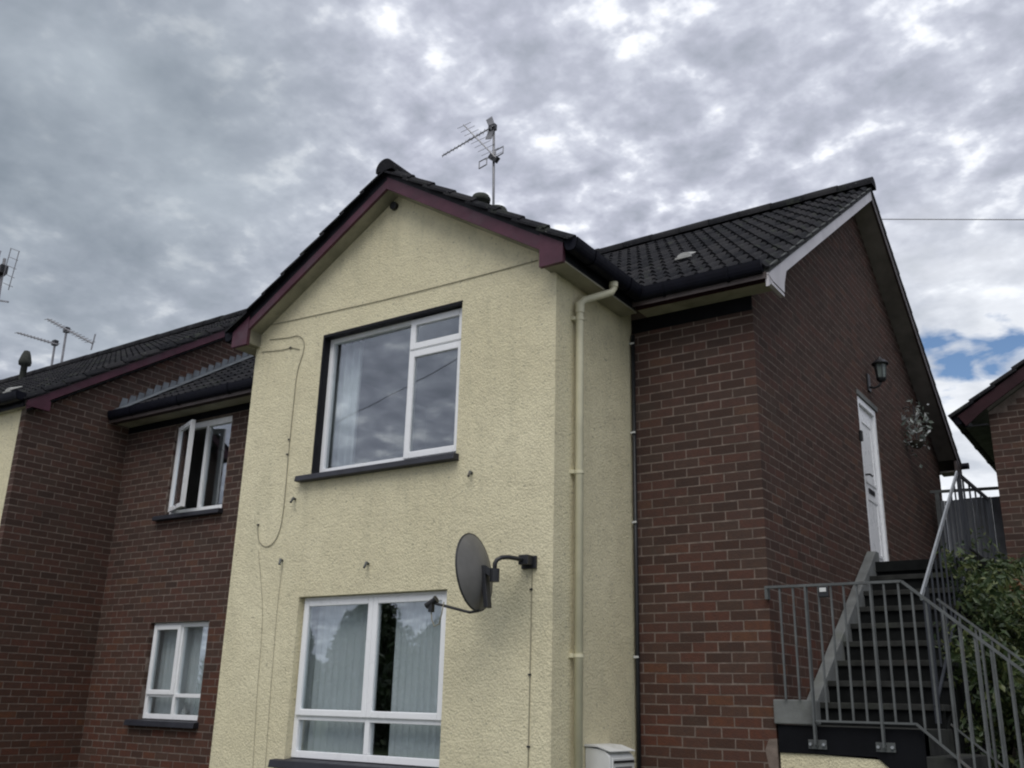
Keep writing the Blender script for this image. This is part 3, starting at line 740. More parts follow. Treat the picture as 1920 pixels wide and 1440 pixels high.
# lower bay window
x0, x1, z0, z1 = LOWIN; y = YF+0.065; m = MB(); XM = (x0+x1)/2+0.012; ZT = 1.420
m.box(x0+e, x0+FW, y, y+0.06, z0+0.03, z1-e); m.box(x1-FW, x1-e, y, y+0.06, z0+0.03, z1-e)
m.box(x0+FW, x1-FW, y, y+0.06, z1-FW, z1-e); m.box(x0+FW, x1-FW, y, y+0.06, z0+0.03, z0+0.03+FW)
m.box(XM-0.024, XM+0.024, y, y+0.06, z0+0.03+FW, z1-FW)
m.box(x0+FW, XM-0.024, y, y+0.06, ZT-0.022, ZT+0.022); m.box(XM+0.024, x1-FW, y, y+0.06, ZT-0.022, ZT+0.022)
w2 = m.build('window', M_UPVC, house, bevel=0.004)
for a, b in ((x0+FW, XM-0.024), (XM+0.024, x1-FW)):
    sash(w2, a-0.026, b+0.020, y-0.020, ZT+0.012, z1-FW+0.026, 0.050)
    pane(w2, a-0.003, b+0.003, y+0.028, z0+0.03+FW-0.003, ZT-0.019)
sill(w2, x0-0.10, x1+0.03, YF, z0+0.03, 0.075)
# upper recessed window with its casement swung open
x0, x1, z0, z1 = LUP; y = 0.055; m = MB(); XM = -6.70
m.box(x0+e, x0+FW, y, y+0.06, z0+0.03, z1-e); m.box(x1-FW, x1-e, y, y+0.06, z0+0.03, z1-e)
m.box(x0+FW, x1-FW, y, y+0.06, z1-0.075, z1-e); m.box(x0+FW, x1-FW, y, y+0.06, z0+0.03, z0+0.03+FW); m.box(XM-0.022, XM+0.022, y, y+0.06, z0+0.03+FW, z1-0.075)
w3 = m.build('window', M_UPVC, house, bevel=0.004)
pane(w3, XM+0.02, x1-FW+0.003, y+0.028, z0+0.03+FW-0.003, z1-0.072)
sill(w3, x0-0.13, x1+0.03, 0, z0+0.03, 0.07)
sw = XM-(x0+FW)+0.03; s0 = z0+0.06; s1 = z1-0.045; wv = 0.05; om = MB()
frame_rect(om, 0, sw, -0.045, 0, 0, s1-s0, wv); og = MB().box(wv-0.004, sw-wv+0.004, -0.026, -0.020, wv-0.004, s1-s0-wv+0.004)
ang = R(-21)
for mb_, nm, mt in ((om, 'sash', M_UPVC), (og, 'pane', M_GLASS)):
    link(nm, mb_.mesh(nm, mt), Vector((x0+FW+0.004, y-0.004, s0)), w3, (0, 0, ang))
MB().box(-6.90, -6.89, -0.12, 0.05, z0+0.09, z0+0.10).build('stay', M_ALU, w3)
# lower recessed window
x0, x1, z0, z1 = LLO; y = 0.055; m = MB(); XM = -6.70; ZT = 1.565
m.box(x0+e, x0+FW, y, y+0.06, z0+0.03, z1-e); m.box(x1-FW, x1-e, y, y+0.06, z0+0.03, z1-e)
m.box(x0+FW, x1-FW, y, y+0.06, z1-FW, z1-e); m.box(x0+FW, x1-FW, y, y+0.06, z0+0.03, z0+0.03+FW); m.box(XM-0.022, XM+0.022, y, y+0.06, z0+0.03+FW, z1-FW)
m.box(x0+FW, XM-0.022, y, y+0.06, ZT-0.02, ZT+0.02); m.box(XM+0.022, x1-FW, y, y+0.06, ZT-0.02, ZT+0.02)
w4 = m.build('window', M_UPVC, house, bevel=0.004)
sash(w4, x0+FW-0.026, XM-0.002, y-0.02, ZT+0.004, z1-FW+0.026, 0.052)
pane(w4, XM+0.02, x1-FW+0.003, y+0.028, ZT+0.017, z1-FW+0.003)
pane(w4, x0+FW-0.003, XM-0.02, y+0.028, z0+0.03+FW-0.003, ZT-0.018); pane(w4, XM+0.02, x1-FW+0.003, y+0.028, z0+0.03+FW-0.003, ZT-0.018)
sill(w4, x0-0.14, x1+0.03, 0, z0+0.03, 0.075)
# rooms behind the glass
def room(h, yb, dep=2.2, pad=0.7):
    a, b, c, d = h; a -= pad; b += pad; c -= 0.7; d += 0.05; y0 = yb; y1 = yb+dep
    m = MB(); m.add([(a,y1,c),(b,y1,c),(b,y1,d),(a,y1,d)], [(0,1,2,3)])
    m.add([(a,y0,c),(a,y1,c),(a,y1,d),(a,y0,d)], [(0,1,2,3)]); m.add([(b,y0,c),(b,y0,d),(b,y1,d),(b,y1,c)], [(0,1,2,3)])
    m.add([(a,y0,d),(a,y1,d),(b,y1,d),(b,y0,d)], [(0,1,2,3)]); m.add([(a,y0,c),(b,y0,c),(b,y1,c),(a,y1,c)], [(0,1,2,3)])
    hx0, hx1, hz0, hz1 = h
    for q in ((a, hx0, c, d), (hx1, b, c, d), (hx0, hx1, c, hz0), (hx0, hx1, hz1, d)):
        m.add([(q[0],y0,q[2]),(q[1],y0,q[2]),(q[1],y0,q[3]),(q[0],y0,q[3])], [(0,1,2,3)])
    m.build('room_lining', M_ROOM, house)
room(UPWIN, YF+0.142); room(LOWIN, YF+0.142); room(LUP, 0.122); room(LLO, 0.122)
def curtain(x0, x1, y, z0, z1, waves, amp, name, label, cat, slat=False):
    m = MB(); n = max(8, int(waves*8)); V = []
    for i in range(n+1):
        u = i/n; x = x0+(x1-x0)*u
        dy = amp*(abs(math.sin(u*waves*math.pi))*1.6-0.6 if slat else math.sin(u*waves*2*math.pi+0.6*math.sin(u*7)))
        V += [(x, y+dy, z0), (x+0.006*math.sin(9*u), y+dy*0.9, z1)]
    m.add(V, [(2*i, 2*i+2, 2*i+3, 2*i+1) for i in range(n)])
    o = m.build(name, M_CLOTH, None, smooth=not slat); tag(o, label, cat); so = o.modifiers.new('thick', 'SOLIDIFY'); so.thickness = 0.003; return o
curtain(-3.62, -3.30, YF+0.24, 3.30, 4.66, 4, 0.025, 'curtain', 'white curtain drawn to the left side of the upper bay window', 'curtain')
curtain(-3.66, -2.87, YF+0.195, 1.00, 2.38, 11, 0.012, 'blind', 'pale vertical blind behind left half of the ground-floor bay window', 'blind', True)
curtain(-2.66, -1.95, YF+0.195, 1.00, 2.38, 11, 0.012, 'blind', 'pale vertical blind behind right half of the ground-floor bay window', 'blind', True)
curtain(-7.40, -6.69, 0.185, 1.20, 2.36, 9, 0.012, 'blind', 'pale blind behind left lights of the lower recessed window', 'blind', True)
curtain(-6.72, -6.05, 0.20, 1.20, 2.36, 9, 0.012, 'blind', 'pale blind behind right lights of the lower recessed window', 'blind', True)
curtain(-6.36, -6.16, 0.24, 3.5, 4.3, 3, 0.02, 'curtain', 'strip of pale curtain at right edge of the open window', 'curtain')
orn = MB().lathe((-6.60, 0.142, 1.345), [(0.0, 0), (0.032, 0), (0.036, 0.03), (0.030, 0.07), (0.014, 0.095), (0.02, 0.12), (0.017, 0.145), (0.0, 0.155)], 14)
tag(orn.build('ornament', M_CERAMIC, None, smooth=True), 'small white ornament standing inside the lower recessed window', 'ornament')

# ---- door in the gable
a, b, z0, z1 = DOOR; X = -0.004; m = MB()
m.box(X-0.06, X, a+0.002, a+0.065, z0+0.03, z1-0.002); m.box(X-0.06, X, b-0.065, b-0.002, z0+0.03, z1-0.002); m.box(X-0.06, X, a+0.065, b-0.065, z1-0.075, z1-0.002)
door = m.build('door', M_UPVC, house, bevel=0.005)
m = MB().box(X-0.065, X-0.028, a+0.066, b-0.066, z0+0.045, z1-0.078); leaf = m.build('door_leaf', M_UPVC, door)
m = MB()
for p0, p1 in ((z0+0.15, z0+0.75), (z0+0.90, z1-0.22)):
    m.box(X-0.030, X-0.020, a+0.15, b-0.15, p0, p0+0.03); m.box(X-0.030, X-0.020, a+0.15, b-0.15, p1-0.03, p1)
    m.box(X-0.030, X-0.020, a+0.15, a+0.18, p0+0.03, p1-0.03); m.box(X-0.030, X-0.020, b-0.18, b-0.15, p0+0.03, p1-0.03)
m.build('door_panel', M_UPVC, door)
m = MB().box(X-0.028, X-0.016, a+0.085, a+0.125, z0+0.86, z0+1.06); m.tube([(X-0.01, a+0.105, z0+0.96), (X+0.035, a+0.105, z0+0.96), (X+0.035, a+0.21, z0+0.96)], 0.010, 8); m.build('handle', M_DARKP, door)
MB().box(X-0.028, X-0.020, (a+b)/2-0.11, (a+b)/2+0.11, z0+0.80, z0+0.85).build('letter_plate', M_DARKP, door)
MB().box(-0.11, 0.030, a-0.02, b+0.04, z0, z0+0.028).build('threshold', M_CONC, door)
MB().box(-0.10, 0.012, a-0.02, b+0.06, z1, z1+0.052).build('lintel', M_CONC, door)
# vents and stains on the walls
m = MB().tube([(GX-0.03, YF-0.035, 5.775), (GX-0.03, YF+0.01, 5.775)], 0.038, 14); m.build('wall_vent', M_DARKP, house)
# slate vent on the main roof and terminal on the bay roof
def slate_vent(par, x, y, zf, mat):
    z = zf(y)+0.085
    m = MB(); V = []
    for i in range(7):
        an = math.pi*i/6; V.append((x-0.075*math.cos(an), y-0.07, z+0.040*math.sin(an)))
    for i in range(7):
        an = math.pi*i/6; V.append((x-0.065*math.cos(an), y+0.08, z+0.67*0.15+0.012*math.sin(an)-0.01))
    m.add(V, [(i, i+1, 8+i, 7+i) for i in range(6)] + [tuple(range(7))])
    m.box(x-0.085, x+0.085, y-0.09, y-0.072, z-0.030, z-0.012)
    return m.build('roof_vent', mat, par)
slate_vent(roof, -1.005, 1.03, zb_main, M_WHITEV)
m = MB().lathe((-1.86, -1.22, zb_bay(-1.86)+0.05), [(0.055, 0), (0.055, 0.06), (0.080, 0.065), (0.084, 0.095), (0.068, 0.125), (0.03, 0.138), (0.0, 0.14)], 18); m.build('roof_terminal', M_MOSS, roof, smooth=True)
m = MB().lathe((-1.74, -1.15, zb_bay(-1.74)+0.02), [(0.095, 0), (0.095, 0.07), (0.08, 0.105), (0.04, 0.125), (0.0, 0.13)], 18); m.build('roof_terminal', M_MOSS, roof, smooth=True)
# stepped lead flashing where the roof meets the neighbour's gable, and its secret gutter strip
nfl = 26
for i in range(nfl):
    y = -0.20 + i*0.112
    if y > RIDGE_Y-0.2: break
    zr = zb_main(y)+0.105+random.uniform(-0.012, 0.010)
    MB().prism([(XG+0.012, y-0.005, zr-0.02), (XG+0.012, y+0.108, zr+0.055), (XG+0.012, y+0.108, zr+0.155), (XG+0.012, y+0.03, zr+0.150)], (0.006, 0, 0)).build('flashing', M_LEAD, roof)
MB().prism([(XG+0.02, -0.30, zb_main(-0.30)+0.125), (XG+0.02, RIDGE_Y, zb_main(RIDGE_Y)+0.125), (XG+0.16, RIDGE_Y, zb_main(RIDGE_Y)+0.108), (XG+0.16, -0.30, zb_main(-0.30)+0.108)], (0, 0, 0.006)).build('flashing_apron', M_LEAD, roof)

# ------------------------------------------------------------------ left neighbour
nl = thing('house', 'neighbouring brown brick house at the left edge with dark tiled roof and maroon bargeboard', 'house', (-13, 2, 0))
MB().add([(-22, YL, 0), (XG-0.10, YL, 0), (XG-0.10, YL, 4.75), (-22, YL, 4.75)], [(0,1,2,3)]).build('front_wall', M_RENDER, nl)
LD = 6.14
core = MB().add([(XG-MR, YL+MR, 0), (XG-MR, LD, 0), (XG-MR, LD, zb_left(LD)-0.16), (XG-MR, 2.40, zb_left(2.40)-0.16), (XG-MR, YL+MR, zb_left(YL)-0.16)], [(0,1,2,3,4)])
core.add([(XG-0.11, YL+MR, 0), (XG-MR, YL+MR, 0), (XG-MR, YL+MR, 4.75), (XG-0.11, YL+MR, 4.75)], [(0,1,2,3)])
gw = core.build('brick_wall', M_MORTAR, nl)
bl = Bricks()
for c in range(-46, 58):
    z = zc(c); odd = c % 2 != 0
    if z < 0.03: continue
    yq = YL; first = True
    while yq < LD:
        w = (BHD if odd else BS) if first else BS
        y1 = min(yq+w, LD)
        lim = (z+0.03+0.115-4.72)/0.67-1.40; ya = max(yq, lim); yb = min(y1, 4.80-lim)
        if yb-ya > 0.03 and not (yq > -0.02 and z < zb_main(yq)-0.1 and z < 4.9+0.0 and yq > 0.12):
            bl.put(XG-0.05, (ya+yb)/2, z, 0.10, yb-ya, BH, (1, 0, 0))
        yq = yq+w+JOINT; first = False
bl.finish(lambda x, y: gw, gw)
m = MB().prism([(-22, -1.42, zb_left(-1.42)+0.012), (XG+0.09, -1.42, zb_left(-1.42)+0.012), (XG+0.09, 2.40, zb_left(2.40)+0.012), (-22, 2.40, zb_left(2.40)+0.012)], (0, 0, -0.05))
m.prism([(-22, 2.401, zb_left(2.40)+0.012), (XG+0.09, 2.401, zb_left(2.40)+0.012), (XG+0.09, 6.25, zb_left(6.25)+0.012), (-22, 6.25, zb_left(6.25)+0.012)], (0, 0, -0.05))
lroof = m.build('roof', M_DARKBARGE, nl)
tl = Tiles()
nr = round((2.40+1.45)/cosm/TG); len_l = (2.40+1.45-0.03)/cosm
tl.slope((XG+0.118-54*TW, -1.45, zb_left(-1.45)+0.02), (1, 0, 0), up_m, 54, nr, lambda p: p.y < 2.39, lambda p: True, len_l)
tl.slope((XG+0.118, 2*2.40+1.45, zb_left(-1.45)+0.02), (-1, 0, 0), (0, -cosm, 0.67*cosm), 54, nr, lambda p: p.y > 2.42, lambda p: False, len_l)
tl.finish(lroof)
ridge_tiles(lroof, (XG+0.13, 2.40, zb_left(2.40)+0.075), (-22, 2.40, zb_left(2.40)+0.075))
for y0, y1 in ((-1.40, 2.40), (6.20, 2.40)):
    MB().prism([(XG+0.08, y0, zb_left(y0)), (XG+0.08, y1, zb_left(y1)), (XG+0.08, y1, zb_left(y1)-0.10), (XG+0.08, y0, zb_left(y0)-0.10)], (0.024, 0, 0)).build('bargeboard', M_PURPLE, nl)
    yw = YL if y0 < 0 else LD
    MB().prism([(XG+0.003, yw, zb_left(yw)-0.12), (XG+0.003, y1, zb_left(y1)-0.12), (XG+0.003, y1, zb_left(y1)-0.135), (XG+0.003, yw, zb_left(yw)-0.135)], (0.076, 0, 0)).build('soffit', M_BLACK, nl)
MB().prism([(XG+0.078, -1.41, 4.72), (XG+0.078, -1.20, 4.85), (XG+0.078, -1.13, 4.76), (XG+0.078, -1.13, 4.66), (XG+0.078, -1.41, 4.66)], (0.03, 0, 0)).build('barge_end', M_PURPLE, nl)
MB().box(-22, XG+0.076, -1.41, YL-0.002, 4.655, 4.668).build('soffit', M_SOFFIT, nl)
MB().box(-22, XG+0.076, -1.43, -1.411, 4.65, 4.79).build('fascia', M_BLACK, nl)
gutter_part((-22, -1.431, 4.80), (XG+0.10, -1.431, 4.80), (0, -1, 0), parent=nl)
def on_left_slope(u, v):
    d = rt*((u-960)/FPX) - up*((v-720)/FPX) + fw
    t = (4.79+0.67*(CAM.y+1.40)-CAM.z)/(d.z-0.67*d.y); return CAM + d*t
pv = on_left_slope(24, 737)
slate_vent(lroof, pv.x, pv.y, zb_left, M_WHITEV)

# flue terminal on the neighbour's roof
m = MB().lathe((-15.3, 2.28, zb_left(2.28)), [(0.06, 0), (0.06, 0.34), (0.11, 0.36), (0.12, 0.42), (0.085, 0.56), (0.055, 0.64), (0.0, 0.66)], 16); m.build('flue', M_MOSS, lroof, smooth=True)

# ------------------------------------------------------------------ right neighbour
nr_ = thing('house', 'dark brick gable of a house behind the shrubs at the right edge', 'house', (4, 8, 0))
XW = 0.925
core = MB().add([(XW+MR, RY+MR, 0), (6.7, RY+MR, 0), (6.7, RY+MR, zb_right(3.6)-0.5), (3.6, RY+MR, zb_right(3.6)-0.16), (XW+MR, RY+MR, zb_right(XW)-0.16)], [(0,1,2,3,4)])
core.add([(XW+MR, 12, 0), (XW+MR, RY+MR, 0), (XW+MR, RY+MR, 4.80), (XW+MR, 12, 4.80)], [(0,1,2,3)])
rw = core.build('brick_wall', M_MORTAR, nr_)
br = Bricks()
for c in range(-46, 45):
    z = zc(c); odd = c % 2 != 0
    if z < 0.03: continue
    xq = XW; first = True
    while xq < 3.6:
        w = (BHD if odd else BS) if first else BS
        if z+0.03 < min(zb_right(xq), 9)-0.17: br.put(xq+w/2, RY+(0.05 if not first else 0.09), z, w, 0.10 if not first else 0.18, BH, (0, -1, 0))
        xq += w+JOINT; first = False
br.finish(lambda x, y: rw, rw)
m = MB().prism([(RX, RY-0.12, zb_right(RX)+0.012), (3.6, RY-0.12, zb_right(3.6)+0.012), (3.6, 12, zb_right(3.6)+0.012), (RX, 12, zb_right(RX)+0.012)], (0, 0, -0.05))
m.prism([(3.601, RY-0.12, zb_right(3.6)+0.012), (6.7, RY-0.12, zb_right(0.5)+0.012), (6.7, 12, zb_right(0.5)+0.012), (3.601, 12, zb_right(3.6)+0.012)], (0, 0, -0.05))
rroof = m.build('roof', M_DARKBARGE, nr_)
tr_ = Tiles(); c6 = 1/math.sqrt(1+0.64**2)
tr_.slope((RX-0.06, RY-0.17+27*TW, zb_right(RX-0.06)+0.02), (0, -1, 0), (c6, 0, 0.64*c6), 27, 12, lambda p: True, lambda p: p.y < RY+0.4, 12*0.295)
tr_.finish(rroof)
MB().prism([(RX+0.02, RY-0.15, zb_right(RX+0.02)), (3.6, RY-0.15, zb_right(3.6)), (3.6, RY-0.15, zb_right(3.6)-0.15), (RX+0.30, RY-0.15, zb_right(RX+0.30)-0.15), (RX+0.10, RY-0.15, zb_right(RX)-0.12)], (0, 0.025, 0)).build('bargeboard', M_FASCIA, nr_)
MB().prism([(XW, RY-0.125, zb_right(XW)-0.13), (3.6, RY-0.125, zb_right(3.6)-0.13), (3.6, RY-0.125, zb_right(3.6)-0.145), (XW, RY-0.125, zb_right(XW)-0.145)], (0, 0.124, 0)).build('soffit', M_SOFFITG, nr_)
MB().box(RX+0.10, XW, RY-0.124, 12, 4.80, 4.815).build('soffit', M_BLACK, nr_)
MB().box(RX+0.08, RX+0.10, RY-0.124, 12, 4.80, 4.95).build('fascia', M_BLACK, nr_)
gutter_part((RX+0.079, RY-0.13, 4.935), (RX+0.079, 12, 4.935), (-1, 0, 0), parent=nr_)

# ------------------------------------------------------------------ outside stair
st = thing('staircase', 'concrete outside staircase turning at a landing beside the brick gable', 'staircase', (0.5, 1.0, 0))
LZ, RISE, GO, Y1 = 1.467, 0.1648, 0.253, 0.70
MB().box(0.012, 0.985, 0.012, 0.92, LZ-0.17, LZ).build('landing', M_STEPS, st, bevel=0.006)
for k in range(9):
    y = Y1+GO*k; z = LZ+RISE*(k+1)
    t = MB().box(0.10, 0.985, y-0.025, y+GO+0.02, z-0.045, z)
    if k == 8: t = MB().box(0.012, 1.02, y-0.025, 4.15, z-0.10, z)
    t.build('step', M_STEPS if k < 8 else M_RISER, st, bevel=0.005)
    MB().box(0.10, 0.985, y, y+0.03, z-RISE+0.001, z-0.046).build('riser', M_RISER, st)
MB().prism([(0.012, Y1-0.06, LZ+0.001), (0.012, Y1-0.06, LZ+0.17), (0.012, Y1+GO*8+0.05, LZ+RISE*9+0.115), (0.012, Y1+GO*8+0.16, LZ+RISE*9+0.115), (0.012, Y1+GO*8+0.16, LZ+RISE*8+0.0), (0.012, Y1+0.5, LZ+0.001)], (0.088, 0, 0)).build('kerb', M_CONC, st, bevel=0.006)
MB().box(-0.002, 0.300, -0.030, 0.075, LZ+0.006, LZ+0.170).build('upstand', M_CONC, st, bevel=0.008)
# navy edge beam with the raking string of the lower flight, and cream wall under it
xb = 0.985; LG = 0.190
MB().prism([(0.016, -0.006, LZ-0.003), (xb, -0.006, LZ-0.003), (xb, -0.006, LZ-0.165), (xb+LG*4, -0.006, LZ-RISE*5), (xb+LG*8, -0.006, 0.05), (xb+LG*6.2, -0.006, 0.02), (0.675, -0.006, LZ-0.183), (0.016, -0.006, LZ-0.183)], (0, 0.13, 0)).build('edge_beam', M_NAVY, st)
MB().prism([(0.018, 0.006, 0), (xb+LG*6, 0.006, 0), (0.70, 0.006, LZ-0.20), (0.018, 0.006, LZ-0.175)], (0, 0.09, 0)).build('support_wall', M_RENDER, st)
for k in range(8):
    x = xb+0.004+LG*k; z = LZ-RISE*(k+1)
    MB().box(x, x+LG+0.03, -0.020-0.0015*k, 0.92, z-0.155, z).build('step', M_STEPS, st, bevel=0.006)
MB().box(0.945, 0.984, 0.925, 4.12, 0.0, LZ+0.0).build('retaining_wall', M_BLACK, st)
MB().prism([(0.94, Y1+0.1, 0), (0.94, 4.1, 0), (0.94, 4.1, LZ+RISE*8), (0.94, Y1+GO*8, LZ+RISE*8), (0.94, Y1+0.1, LZ)], (0.04, 0, 0)).build('side_wall', M_RISER, st)

def baluster(par, x, y, za, zb, r=0.0065, mat=None): MB().bar((x, y, za), (x, y, zb), 2*r, 2*r, (0, 1, 0)).build('baluster', mat or M_GALV, par)
# front railing
fr = thing('railing', 'grey steel railing along the front of the stair landing and lower flight', 'railing', (0.9, -0.045, 0))
RY0 = -0.045; SL = 0.870
def top(x): return 2.415 if x <= 0.949 else 2.415-SL*(x-0.949)
def bot(x): return 1.500 if x <= 0.954 else 1.500-SL*(x-0.954)
XE = 2.55
MB().bar((0.0, RY0, 2.415), (0.949, RY0, 2.415), 0.028, 0.018).bar((0.949, RY0, 2.415), (XE, RY0, top(XE)), 0.028, 0.018).build('handrail', M_GALV, fr)
MB().bar((0.30, RY0, 1.50), (0.954, RY0, 1.50), 0.024, 0.014).bar((0.954, RY0, 1.50), (XE, RY0, bot(XE)), 0.024, 0.014).build('bottom_rail', M_GALV, fr)
xs = [0.100, 0.198, 0.381, 0.468, 0.557, 0.648, 0.830, 0.925, 1.008, 1.092, 1.279, 1.365, 1.451] + [1.64+0.088*i for i in range(10)]
for x in xs: baluster(fr, x, RY0, max(bot(x), 1.64 if x < 0.29 else 0), top(x)-0.004)
for x in (0.290, 0.741):
    MB().bar((x, RY0, 1.345), (x, RY0, top(x)-0.005), 0.014, 0.042, (0, 1, 0)).build('post', M_GALV, fr)
    MB().box(x-0.062, x+0.062, RY0+0.030, RY0+0.0385, 1.318, 1.378).box(x-0.008, x+0.008, RY0, RY0+0.031, 1.335, 1.36).build('base_plate', M_GALV, fr)
    for dx in (-0.045, 0.045): MB().tube([(x+dx, RY0+0.032, 1.348), (x+dx, RY0+0.014, 1.348)], 0.011, 6).build('bolt', M_GALVL, fr)
for x in (1.192, 1.546, 2.35): MB().bar((x, RY0, bot(x)-0.20), (x, RY0, top(x)-0.005), 0.014, 0.042, (0, 1, 0)).build('post', M_GALV, fr)
MB().box(-0.010, 0.012, RY0-0.01, -0.002, 2.33, 2.424).build('wall_bracket', M_GALV, fr)
# rear railing of the lower flight
rr_ = thing('railing', 'grey steel railing behind the lower flight, against the shrubs', 'railing', (1.7, 0.90, 0))
def top2(x): return 2.389-0.858*(x-0.978)
MB().bar((0.978, 0.90, 2.389), (2.5, 0.90, top2(2.5)), 0.026, 0.016).build('handrail', M_GALV, rr_)
MB().bar((0.978, 0.90, 1.50), (2.5, 0.90, top2(2.5)-0.889), 0.022, 0.012).build('bottom_rail', M_GALV, rr_)
for i in range(15):
    x = 1.02+0.1*i; baluster(rr_, x, 0.90, top2(x)-0.889, top2(x)-0.004)
for x in (1.25, 1.85): MB().bar((x, 0.90, top2(x)-1.1), (x, 0.90, top2(x)-0.005), 0.014, 0.042, (0, 1, 0)).build('post', M_GALV, rr_)
# right railing of the upper flight
ur = thing('railing', 'steel railing climbing the right side of the upper flight, pale flat handrail', 'railing', (0.955, 2, 0))
XU = 0.955
def topu(y): return 2.380+0.661*(y-0.51) if y < 2.494 else 3.69+0.03*(y-2.494)
MB().bar((XU, 0.47, 2.355), (XU, 2.494, 3.691), 0.040, 0.014, (1, 0, 0)).build('handrail', M_GALVL, ur)
MB().bar((XU, 2.494, 3.690), (XU, 4.12, 3.74), 0.034, 0.02, (1, 0, 0)).build('handrail', M_RAILD, ur)
MB().bar((XU, 0.60, 1.62), (XU, 2.60, 2.95), 0.02, 0.014).bar((XU, 2.62, 3.02), (XU, 4.12, 3.02), 0.02, 0.014).build('bottom_rail', M_RAILD, ur)
for i in range(10):
    y = 0.72+0.196*i; baluster(ur, XU, y, topu(y)-0.75, topu(y)-0.008, 0.0065, M_RAILD)
for i in range(5):
    y = 2.75+0.31*i; MB().bar((XU, y, 2.96), (XU, y, topu(y)-0.008), 0.016, 0.016, (0, 1, 0)).build('baluster', M_RAILD, ur)
for y in (0.62, 2.55, 4.1): MB().bar((XU, y, topu(y)-0.95), (XU, y, topu(y)-0.005), 0.040, 0.014, (0, 1, 0)).build('post', M_RAILD, ur)
# small solar light clipped to the front railing
sl = thing('solar_light', 'small black solar light with white top clipped to the railing', 'light', (0.425, -0.06, 2.33))
MB().box(0.390, 0.460, -0.085, -0.060, 2.325, 2.400).build('housing', M_DARKP, sl, bevel=0.006)
MB().box(0.402, 0.448, -0.090, -0.0855, 2.362, 2.390).build('lens', M_CERAMIC, sl)

# ------------------------------------------------------------------ things on the walls
# satellite dish
sdh = thing('satellite_dish', 'grey oval satellite dish on a bent arm beside the ground-floor window', 'satellite dish', (-1.5, -1.5, 2.15))
nv = Vector((-0.96, -0.08, -0.13)).normalized(); cv = Vector((-1.515, -1.56, 2.425))
sx_ = nv.cross(Vector((0, 0, 1))).normalized(); sy_ = sx_.cross(nv)
def dishp(r, a, off=0.0):
    depth = 0.075
    return cv + sx_*(0.235*r*math.cos(a)) + sy_*(0.268*r*math.sin(a)) + nv*(depth*(r*r-1)+0.02+off)
m = MB(); nr2, na = 7, 36; V = []; Fs = []
for off in (0.0, -0.006):
    base = len(V)
    for i in range(1, nr2+1):
        for j in range(na): V.append(dishp(i/nr2, 2*math.pi*j/na, off))
    V.append(dishp(0, 0, off)); ci = len(V)-1
    for i in range(nr2-1):
        for j in range(na): Fs.append((base+i*na+j, base+i*na+(j+1) % na, base+(i+1)*na+(j+1) % na, base+(i+1)*na+j))
    for j in range(na): Fs.append((ci, base+(j+1) % na, base+j))
m.add(V, Fs).build('reflector', M_DISH, sdh, smooth=True)
m = MB().tube([dishp(1.0, 2*math.pi*j/na, -0.002) for j in range(na+1)], 0.007, 6); m.build('rim', M_DARKP, sdh, smooth=True)
back = cv - nv*0.055
m = MB().obox(cv - nv*0.066 - sy_*0.115, sx_*0.030, sy_*0.145, nv*0.016); m.build('back_channel', M_DARKP, sdh, bevel=0.004)
kn = Vector((-1.375, -1.54, 2.395))
m = MB().bar(cv - nv*0.07 + sy_*0.01, kn, 0.045, 0.045); m.lathe(kn-Vector((0, 0, 0.045)), [(0, 0), (0.034, 0), (0.034, 0.09), (0, 0.09)], 14); m.build('clamp', M_DARKP, sdh)
m = MB().tube([kn, kn+Vector((0, 0, 0.08)), kn+Vector((0.008, 0.01, 0.105)), kn+Vector((0.03, 0.035, 0.125)), kn+Vector((0.06, 0.075, 0.130)), (-1.30, YF-0.14, 2.526), (-1.29, YF-0.02, 2.522)], 0.0155, 12); m.build('mast', M_DARKP, sdh, smooth=True)
m = MB().obox((-1.285, YF-0.012, 2.515), (0.062, 0, 0), (0, 0.010, 0), (0, 0, 0.045)).obox((-1.285, YF-0.055, 2.525), (0.040, 0, 0), (0, 0.04, 0), (0, 0, 0.034)); m.build('wall_plate', M_DARKP, sdh, bevel=0.004)
lo = dishp(1.0, -math.pi/2); ln = Vector((-1.86, -1.61, 2.222))
m = MB().tube([lo - nv*0.02, lo + nv*0.06, ln], 0.010, 8); m.build('feed_arm', M_DARKP, sdh)
dL = (cv-ln).normalized()
m = MB().tube([ln - dL*0.05, ln + dL*0.02, ln + dL*0.045], [0.022, 0.022, 0.028], 12); m.obox(ln+Vector((0.0, 0, -0.035)), (0.016, 0, 0), (0, 0.016, 0), (0, 0, 0.032)); m.build('receiver', M_DARKP, sdh)
m = MB().tube([ln+Vector((0, 0, -0.06)), ln+Vector((0.01, 0, -0.12)), ln+Vector((0.035, 0.0, -0.165)), ln+Vector((0.075, 0, -0.15)), ln+Vector((0.095, 0, -0.08)), ln+Vector((0.11, 0.0, 0.0))], 0.004, 6); m.build('cable', M_WIRE, sdh, smooth=True)
